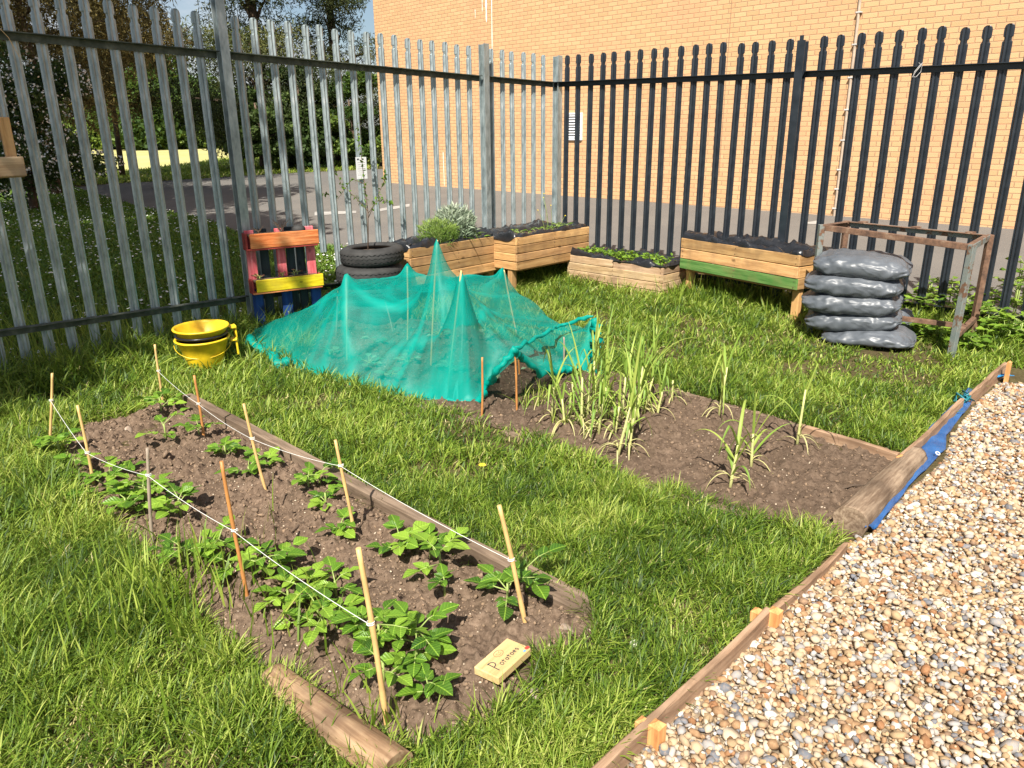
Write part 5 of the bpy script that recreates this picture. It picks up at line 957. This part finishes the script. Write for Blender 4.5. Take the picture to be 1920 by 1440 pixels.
# ================================================================== PAINTED PALLET PLANTER
pt = thing('pallet_planter', 'painted pallet planter with orange and yellow troughs, pink slats and blue legs', 'planter', (-2.12, 6.12, .0), R(33), 'upright pallet planters on the fence')
wd_ = .58; top, mid = .86, .44
for x in (.05, .29, .54): MB().box((x, .03, .63), (.075, .02, .50)).obj('slat', M['pink'], pt)
for x in (.06, .30, .55): MB().box((x+.005, .03, .20), (.085, .022, .42)).obj('leg', M['blue'], pt)
for x in (.17, .385, .47): MB().box((x, .085, .52), (.07, .018, .72)).obj('back_slat', M['darkwood'], pt)
for z, m_, nm, x0, dz in ((.80, M['orange'], 'top_trough', .0, .115), (.44, M['yellowp'], 'lower_trough', .01, .10)):
    tr_ = MB().box((wd_/2+x0+.02, -.058, z), (wd_-.02, .018, dz)).obj(nm, m_, pt)
    MB().box((wd_/2+x0, -.005, z-dz/2-.008), (wd_, .115, .016)).obj('base_board', M['orange'] if z < .5 else M['red'], tr_); MB().box((x0+.006, .0, z-.005), (.018, .10, dz+.02)).obj('end_board', M['red'], tr_); MB().box((wd_+x0+.004, .0, z-.005), (.018, .10, dz)).obj('end_board', M['red'], tr_)
    s_ = MB().box((wd_/2+x0, .0, z+dz/2-.014), (wd_-.05, .09, .02)).obj('soil', M['soil'], tr_)
for i, (x, z, s_, lb) in enumerate(((.12, .85, .06, 'dead brown twigs at the left of the orange trough'), (.30, .85, .10, 'dead brown twigs in the middle of the orange trough'))):
    tw = MB(); r = np.random.default_rng(i+60)
    for k in range(9): a = r.uniform(0, 6.28); tw.tube([(0, 0, 0), (math.cos(a)*s_*.3, math.sin(a)*.02, s_*.5), (math.cos(a)*s_*.8, math.sin(a)*.03, s_*r.uniform(.5, 1.1))], [.004, .003, .001], 5)
    o = tw.obj('dead_twigs', M['bark']); o.location = tuple(to_world(pt, x, 0, z)); tag(o, lb, 'dead plant', 'dead twigs in the pallet planter')
cl = MB(); V0, F0 = icosphere(2); cl.add(V0*np.array([.055, .04, .035])*(1+.25*rng.random((len(V0), 1))), F0.tolist()); o = cl.obj('dark_moss_clump', M['rubber'], smooth=True); o.location = tuple(to_world(pt, .44, 0, .865)); tag(o, 'dark clump of roots on the right of the orange trough', 'dead plant')
for i, x in enumerate((.08, .26, .40)):
    c = to_world(pt, x, 0, .49); leafy_plant('dry_plant', ('wilted reddish plant at the left of the yellow trough', 'wilted reddish plant in the middle of the yellow trough', 'wilted reddish plant at the right of the yellow trough')[i], 'wilted plant', c, .12, 8, 640+i, m_flat('dry_leaves%d' % i, (.13, .05, .03), .8), 'wilted plants in the yellow trough', leaf=.022, hgt=.03, pairs=1)
# unpainted planter cut by the left edge
t_ = thing('pallet_planter', 'unpainted wooden pallet planter hung high on the fence at the left edge', 'planter', (-3.02, 4.86, 1.38), math.atan2(dL1[1], dL1[0]), 'upright pallet planters on the fence')
MB().box((-.30, -.05, .055), (.66, .022, .115)).obj('front_board', M['palletold'], t_); MB().box((-.30, .0, .0), (.64, .10, .018)).obj('base_board', M['palletold'], t_); MB().box((.018, .0, .05), (.02, .09, .10)).obj('end_board', M['palletold_y'], t_)
MB().box((-.012, .03, .22), (.06, .022, .24)).obj('upright', M['pallet_z'], t_); MB().box((-.32, .052, .25), (.56, .02, .085)).obj('upper_board', M['palletold'], t_)

# ================================================================== BUCKETS
def bucket(name, label, c, zb, h, r0, r1, m, hand=True, tilt=(0, 0), rz=0., lug=True):
    t_ = thing(name, label, 'bucket', (c[0], c[1], zb), rz, 'nested buckets'); t_.rotation_euler = (tilt[0], tilt[1], rz); prof = [(r0*.97, .0), (r0, .006), (r0+(r1-r0)*.45, h*.45), (r1, h-.012), (r1+.012, h-.010), (r1+.015, h-.002), (r1+.012, h+.004), (r1-.002, h+.003), (r1-.006, h-.01), (r0-.004, .008)]
    n = 56; V = [(rr*math.cos(2*math.pi*i/n), rr*math.sin(2*math.pi*i/n), zz) for rr, zz in prof for i in range(n)]; F = [(k*n+i, k*n+(i+1) % n, (k+1)*n+(i+1) % n, (k+1)*n+i) for k in range(len(prof)-1) for i in range(n)]
    F += [tuple(range(n))[::-1], tuple((len(prof)-1)*n+i for i in range(n))]; MB().add(V, F).obj('body', m, t_, smooth=True)
    if lug: MB().box((r1+.035, 0, h*.84), (.045, .085, .012)).box((r1+.052, 0, h*.60), (.014, .06, .125)).obj('side_handle', m, t_)
    if hand: a = np.linspace(0, math.pi, 20); MB().tube([(-(r1+.016)*math.cos(q), -(r1*.72)*math.sin(q)-.01, h-.035-.085*math.sin(q)) for q in a], .0022, 6).obj('bail_handle', M['bucket'] if m is M['bucket'] else m, t_)
    return t_
bc = GT(388, 690); bz = .015
bucket('yellow_bucket', 'lowest yellow bucket of the nested stack, standing in the grass', bc, bz, .215, .112, .176, M['bucket'], True, (R(1), R(-1)), .35)
bucket('black_bucket', 'black bucket nested between the two yellow buckets', bc, bz+.042, .205, .104, .166, M['bucketblack'], False, (R(1), R(-1)), .35, False)
bucket('yellow_bucket', 'top yellow bucket of the nested stack, its dusty inside showing', bc, bz+.088, .208, .100, .178, M['bucket'], False, (R(1), R(-1)), .55)

# ================================================================== COMPOST BAGS
def bag(label, c, ax, half, seed, squash=2.6, slump=0.):
    nu, nv = 72, 40; V = []; r = np.random.default_rng(seed); o_ = r.uniform(0, 30)
    for i in range(nu+1):
        for j in range(nv):
            u = -math.pi/2+math.pi*i/nu; v = 2*math.pi*j/nv; e1, e2 = .26, .80; f = lambda w_, e: math.copysign(abs(w_)**e, w_); cu = abs(math.cos(u))**e1
            x = half[0]*f(math.sin(u), .85); y = half[1]*cu*f(math.cos(v), e2); z = half[2]*cu*f(math.sin(v), e2)
            s = x/half[0]; y *= 1-.10*abs(s)**6; z *= 1-.72*abs(s)**5
            wr = (float(fbm(x*7+o_+y*4, v*1.6+x*5, 2.2, seed, 3))-.5)*.032+(float(vn(x*30+y*22+o_, v*2.2+x*9, 1., seed+5))-.5)*.018*(.35+1.2*abs(s)**3); nx_ = np.array([x/half[0]**2, y/half[1]**2, z/half[2]**2]); nx_ /= np.linalg.norm(nx_)+1e-9
            z -= slump*(s > 0)*s*s; p = np.array([x, y, z])+nx_*wr; V.append(p)
    F = [(i*nv+j, (i+1)*nv+j, (i+1)*nv+(j+1) % nv, i*nv+(j+1) % nv) for i in range(nu) for j in range(nv)]
    o = MB().add(V, F).obj('compost_bag', M['bag'], smooth=True); md = o.modifiers.new('s', 'SUBSURF'); md.levels = md.render_levels = 1
    o.location = tuple(c); o.rotation_euler = ax; return tag(o, label, 'compost bag', 'stack of grey compost bags')
def bagat(uL, vL, uR, vR, Yl, Yr, half, lab, seed, squ=0):
    a, b_ = onY(uL, vL, Yl), onY(uR, vR, Yr); c = (a+b_)/2; d = b_-a; L_ = np.linalg.norm(d); az = math.atan2(d[1], d[0]); el = -math.atan2(d[2], math.hypot(d[0], d[1])); return bag(lab, c, (R(8), el, az), (L_/2, half[0], half[1]), seed, slump=squ)
YL, YR = 5.98, 5.66
bagat(1528, 487, 1708, 505, YL, YR, (.20, .092), 'topmost grey compost bag of the stack', 1); bagat(1512, 522, 1694, 537, YL, YR, (.20, .088), 'second grey compost bag from the top of the stack', 2)
bagat(1506, 558, 1690, 568, YL, YR, (.20, .092), 'third grey compost bag from the top, creased diagonally', 3); bagat(1514, 592, 1690, 596, YL, YR, (.20, .088), 'fourth grey compost bag, with a torn right end', 4)
bagat(1545, 622, 1715, 628, YL-.1, YR-.12, (.20, .060), 'slumped bottom compost bag spilling to the right of the stack', 5, .05)
o = bag('loose folded end of a grey bag hanging at the right of the stack', onY(1700, 603, 5.95), (R(30), R(60), R(-30)), (.10, .09, .035), 9)
o.name = 'bag_end'
g_ = onY(1652, 607, 5.82); mk = MB(); mk.add([(-.035, 0, -.02), (.02, .002, -.04), (.03, .004, .01), (.0, .003, .035), (-.02, 0, .012)], [(0, 1, 2, 3, 4)]); o = mk.obj('torn_label', M['peg']); o.location = tuple(g_); o.modifiers.new('t', 'SOLIDIFY').thickness = .002; tag(o, 'small torn orange label on the fourth grey bag', 'label')

# ================================================================== RUSTY STEEL FRAME
zL_, zR_ = .90, .845; FL, FR, BR, BL = G(1541, 421, zL_), G(1824, 459, zR_), G(1857, 440, zR_), G(1588, 414, zL_)
ft = thing('steel_frame', 'rusty grey steel table frame without a top, standing over the bags', 'steel frame', (FR[0], FR[1], 0)); o0 = np.array([FR[0], FR[1], 0])
def bar(a, b_, w_, h_, name, m):
    a = np.asarray(a)-o0; b_ = np.asarray(b_)-o0; d = b_-a; L_ = np.linalg.norm(d); q = Vector(d).to_track_quat('X', 'Z').to_matrix(); return MB().box((a+b_)/2, (L_, w_, h_), rot=q, bev=.002).obj(name, m, ft)
ex = lambda P, z: np.array([P[0], P[1], z])
for P, (bx, by), mm in ((FL, (0, 0), 'rusty'), (FR, (-.02, -.01), 'rusty'), (BR, (0, 0), 'rust'), (BL, (0, 0), 'rust')):
    z1 = P[2]-.0; lo = np.array([P[0]+bx, P[1]+by, float(T(P[0], P[1]))-.03]); bar(lo, (P[0], P[1], z1), .042, .042, 'leg', M[mm])
def shr(a, b_, e=.022): d = (b_-a)/np.linalg.norm(b_-a); return a+d*e, b_-d*e
for a, b_, mm in ((FL, FR, 'rust'), (BL, BR, 'rusty'), (FR, BR, 'rusty'), (FL, BL, 'rust')):
    p, q = shr(a, b_); p = p-np.array([0, 0, .022]); q = q-np.array([0, 0, .022]); bar(p, q, .008, .043, 'top_rail', M[mm]); nn = np.cross((q-p)/np.linalg.norm(q-p), [0, 0, 1.]); s_ = -1 if (a is FL and b_ is FR) or (a is FR) else 1
    cc = (FL+FR+BR+BL)/4; nn = nn*(1 if (cc-p)@nn > 0 else -1); bar(p+nn*.022+np.array([0, 0, .018]), q+nn*.022+np.array([0, 0, .018]), .036, .006, 'top_flange', M['rust'])
for q in (.12, .5, .87): c = BL+(BR-BL)*q; bar(c+np.array([-.03, -.02, .002]), c+np.array([.03, .016, .002]), .05, .012, 'lug', M['rust'])
lz = .20; p1, p2, p3, p4 = [ex(P, lz) for P in (FR, BR, BL, FL)]; bar(*shr(p1, p2), .035, .035, 'lower_rail', M['rust']); bar((p1+p2)/2, (p3+p4)/2, .035, .035, 'lower_rail', M['rust']); bar(*shr(p3, p4), .035, .035, 'lower_rail', M['rust'])

# ================================================================== WEEDS AROUND THE FRAME
wl = [(1720, 600, .28, .20), (1745, 640, .24, .12), (1700, 628, .20, .10), (1800, 610, .28, .26), (1840, 630, .32, .24), (1880, 600, .34, .34), (1870, 645, .30, .14), (1905, 640, .32, .18), (1770, 585, .22, .28), (1735, 575, .2, .24), (1905, 575, .3, .42), (1815, 655, .24, .08), (1660, 640, .16, .06), (1850, 600, .3, .30)]
wn = ['between the bags and the near leg of the frame', 'at the foot of the near right leg of the frame', 'right of the slumped bag', 'behind the near right leg of the frame', 'right of the near leg of the frame, in the middle of the patch', 'at the right edge of the picture against the black fence', 'low at the front right of the weed patch', 'lowest at the right edge of the picture', 'behind the frame against the black fence', 'under the frame near the fence', 'tallest, climbing the black fence at the right edge', 'low in the grass in front of the weed patch', 'in front of the slumped bag', 'behind the right-hand legs of the frame']
for i, ((u, v, s_, h), lb) in enumerate(zip(wl, wn)): g_ = GT(u, v); leafy_plant('weed', 'broad-leaved weed '+lb, 'weed', (g_[0], g_[1], g_[2]), s_*1.15, 26, 700+i, M['weed'], 'broad-leaved weeds round the steel frame', leaf=.066, ratio=.72, hgt=h*1.05, pairs=1, tone=(.3, .95))

# ================================================================== THE WOODEN LABEL
zt = .080; K = [G(887, 1250, zt), G(951, 1196, zt), G(996, 1215, zt), G(936, 1272, zt)]; c = sum(K)/4; ux = (K[1]-K[0])+(K[2]-K[3]); ux /= np.linalg.norm(ux); uy = np.array([-ux[1], ux[0], 0]); Lx = (np.linalg.norm(K[1]-K[0])+np.linalg.norm(K[2]-K[3]))/2; Ly = (np.linalg.norm(K[2]-K[1])+np.linalg.norm(K[3]-K[0]))/2
lt = thing('wooden_label', 'pale offcut of wood with Potatoes written on it, lying on the soil', 'plant label', (c[0], c[1], .053), math.atan2(ux[1], ux[0])); lt.rotation_euler[0] = R(-2)
MB().box((0, 0, .014), (Lx, Ly, .028), bev=.003).obj('block', M['label'], lt)
def stroke(mb, pts, w_, z=.0292):
    P = np.array(pts, float); tg = np.gradient(P, axis=0) if len(P) > 2 else np.array([P[1]-P[0]]*2); tg /= np.linalg.norm(tg, axis=1)[:, None]+1e-9; nn = np.stack([-tg[:, 1], tg[:, 0]], 1)*w_/2
    V = [(x, y, z) for x, y in P+nn]+[(x, y, z) for x, y in P-nn]; n = len(P); mb.add(V, [(i, n+i, n+i+1, i+1) for i in range(n-1)])
def arc(cx, cy, rx, ry, a0, a1, n=14): return [(cx+rx*math.cos(R(a)), cy+ry*math.sin(R(a))) for a in np.linspace(a0, a1, n)]
h = Lx/10.; f = .0026; tx_ = MB()
x0 = -Lx*.33; y0 = -Ly*.26
stroke(tx_, [(x0, y0-.006), (x0+.002, y0+.040)], f*1.3); stroke(tx_, [(x0-.002, y0+.039)]+arc(x0+.004, y0+.028, .014, .0115, 85, -90)+[(x0+.001, y0+.0165)], f*1.3)
x1 = x0+.024; lw = .0105
def let(ch, x, y, s):
    if ch == 'o': stroke(tx_, arc(x+.4*s, y+.45*s, .4*s, .45*s, 0, 360, 18), f)
    if ch == 't': stroke(tx_, [(x+.35*s, y), (x+.3*s, y+1.35*s)], f); stroke(tx_, [(x, y+.9*s), (x+.75*s, y+.95*s)], f)
    if ch == 'a': stroke(tx_, arc(x+.38*s, y+.4*s, .36*s, .4*s, 20, 380, 16), f); stroke(tx_, [(x+.76*s, y+.85*s), (x+.78*s, y)], f)
    if ch == 'e': stroke(tx_, [(x+.05*s, y+.45*s), (x+.75*s, y+.5*s)]+arc(x+.4*s, y+.45*s, .36*s, .42*s, 10, 310, 14), f)
    if ch == 's': stroke(tx_, arc(x+.35*s, y+.62*s, .28*s, .22*s, 40, 270, 9)+arc(x+.35*s, y+.2*s, .28*s, .22*s, 90, -140, 9), f)
for i, ch in enumerate('otatoes'): let(ch, x1+i*.0138, y0+.001+i*.0007, lw*(1.3 if i < 1 else 1.15))
tx_.obj('writing', M['ink'], lt); dd_ = MB(); cx, cy = Lx*.03, Ly*.22; stroke(dd_, arc(cx, cy, .018, .013, 0, 360, 24), .0014, .0291); stroke(dd_, arc(cx, cy-.001, .009, .006, 200, 340, 8), .0009, .0291)
for s_ in (-1, 1): stroke(dd_, arc(cx+s_*.006, cy+.004, .0012, .0012, 0, 360, 8), .0011, .0291)
dd_.obj('drawn_face', M['pencil'], lt)
for (px_, py_, rx, ry), m_ in (((Lx*.45, -Ly*.40, .009, .007), 'redink'), ((Lx*.35, -Ly*.43, .006, .004), 'blueink')): MB().add([(px_+rx*math.cos(a), py_+ry*math.sin(a), .0293) for a in np.linspace(0, 6.283, 13)[:-1]], [tuple(range(12))]).obj('marker_blot', M[m_], lt)

# ================================================================== SMALL THINGS
# notice on the fence
q = B_-dL1*SP*7.0; d_ = dL1; sgn = onY(673, 315, float((A_+dL1*SP*10.5)[1])); best = min(np.linspace(0, 2.75, 500), key=lambda s: abs(proj(np.array([*(A_+dL1*s), sgn[2]]))[0]-674)); sp_ = A_+dL1*best; hs = onY(674, 315, sp_[1])[2]
nt_ = thing('notice', 'small white notice cable-tied to a galvanised pale above the tyres', 'notice', (sp_[0]-nL[0]*.03, sp_[1]-nL[1]*.03, hs), math.atan2(dL1[1], dL1[0])); MB().box((0, 0, 0), (.115, .003, .19), bev=.001).obj('sheet', M['paper'], nt_)
MB().box((-.035, -.0025, .078), (.02, .001, .012), bev=.0002).obj('printed_mark', M['ink'], nt_)
for k in range(7): MB().box((-.002, -.0022, .05-.018*k), (.085-.012*(k % 3), .001, .0025), bev=.0002).obj('printed_line', M['clip'], nt_)
# ties on the fences
for u, v, lb in ((1718, 132, 'loop of wire twisted round the black fence rail'), (28, 72, 'pale twig caught on the galvanised rail at the far left')):
    P0 = onY(u, v, 5.95 if u > 900 else 4.62); pts = [P0+np.array([.03*math.sin(i*1.1), -.02, .05*math.cos(i*.9)]) for i in range(12)] if u > 900 else [P0+np.array([-.05, -.06, .06]), P0+np.array([0, -.06, 0]), P0+np.array([.04, -.06, -.10])]
    o = MB().tube(pts, .0018, 5).obj('wire_tie' if u > 900 else 'twig', M['clip'] if u > 900 else M['cane']); recenter(o); tag(o, lb, 'wire' if u > 900 else 'twig')
# stones and litter in the grass and on the soil
def rock(name, label, u, v, s, c, seed, flat=.5, cat='stone'):
    g_ = GT(u, v); o = stones(name, np.array([[0, 0, s*flat*.5]]), np.array([s]), np.array([c]), M['stone'], sub=2, flat=(flat, flat+.05), seed=seed, smooth=False); o.location = (g_[0], g_[1], g_[2]+.012); return tag(o, label, cat)
rock('stone', 'grey flat stone in the grass below the wooden label', 1000, 1308, .036, (.30, .25, .21), 1, .4); rock('stone', 'white chalky stone in the grass right of the potato bed', 1188, 1214, .022, (.85, .82, .76), 2, .5); rock('stone', 'large brown clod of earth beside the wooden label', 1012, 1205, .045, (.17, .125, .09), 3, .5, 'clod')
rock('stone', 'pale flake of stone at the far left of the potato bed', 242, 812, .032, (.42, .33, .26), 4, .25); rock('stone', 'white pebble in the grass at the bottom left', 362, 1382, .012, (.85, .83, .78), 5, .5); rock('stone', 'grey-brown clod at the right end of the potato bed', 1060, 1190, .038, (.24, .19, .15), 6, .45, 'clod'); rock('stone', 'dark clod in the middle of the potato bed left of the orange-brown cane', 250, 868, .034, (.14, .10, .075), 7, .6, 'clod')
g_ = GT(905, 905); fl = thing('dandelion', 'yellow flower in the grass between the beds', 'flower', tuple(g_)); MB().tube([(0, 0, 0), (.005, 0, .05), (0, 0, .09)], .0018, 5).obj('stem', M['stem'], fl); f_ = MB()
for k in range(22): a = k*2.4; f_.add([(0, 0, .09), (.016*math.cos(a-.12), .016*math.sin(a-.12), .094), (.019*math.cos(a), .019*math.sin(a), .096), (.016*math.cos(a+.12), .016*math.sin(a+.12), .094)], [(0, 1, 2, 3)])
f_.obj('petals', M['yellowpetal'], fl)
for i, (u, v, h_, lb) in enumerate(((303, 610, .12, 'white dandelion clock left of the yellow buckets'), (328, 640, .03, 'small white seed head at the left rim of the buckets'))):
    g_ = GT(u, v+22); fl = thing('dandelion_clock', lb, 'flower', tuple(g_), 0, 'dandelion clocks'); MB().tube([(0, 0, 0), (.004, 0, h_*.6), (0, 0, h_)], .0018, 5).obj('stem', M['stem'], fl); V0, F0 = icosphere(2); MB().add(V0*.019*(1+.2*rng.random((len(V0), 1)))+np.array([0, 0, h_]), F0.tolist()).obj('seed_head', M['daisy'], fl)
# dry sticks on the soil
for i, (a, b_, lb) in enumerate((((395, 842), (445, 826), 'thin stick on the far left of the potato bed'), ((545, 1012), (575, 990), 'broken bark stick in the middle of the potato bed'), ((1575, 928), (1620, 922), 'dry twig lying beside the round log'))):
    p, q = GT(*a), GT(*b_); o = MB().tube([p+np.array([0, 0, .03]), (p+q)/2+np.array([0, .01, .036]), q+np.array([0, 0, .034])], [.004, .006, .003], 6).obj('stick', M['bark']); recenter(o); tag(o, lb, 'stick', 'sticks on the soil')
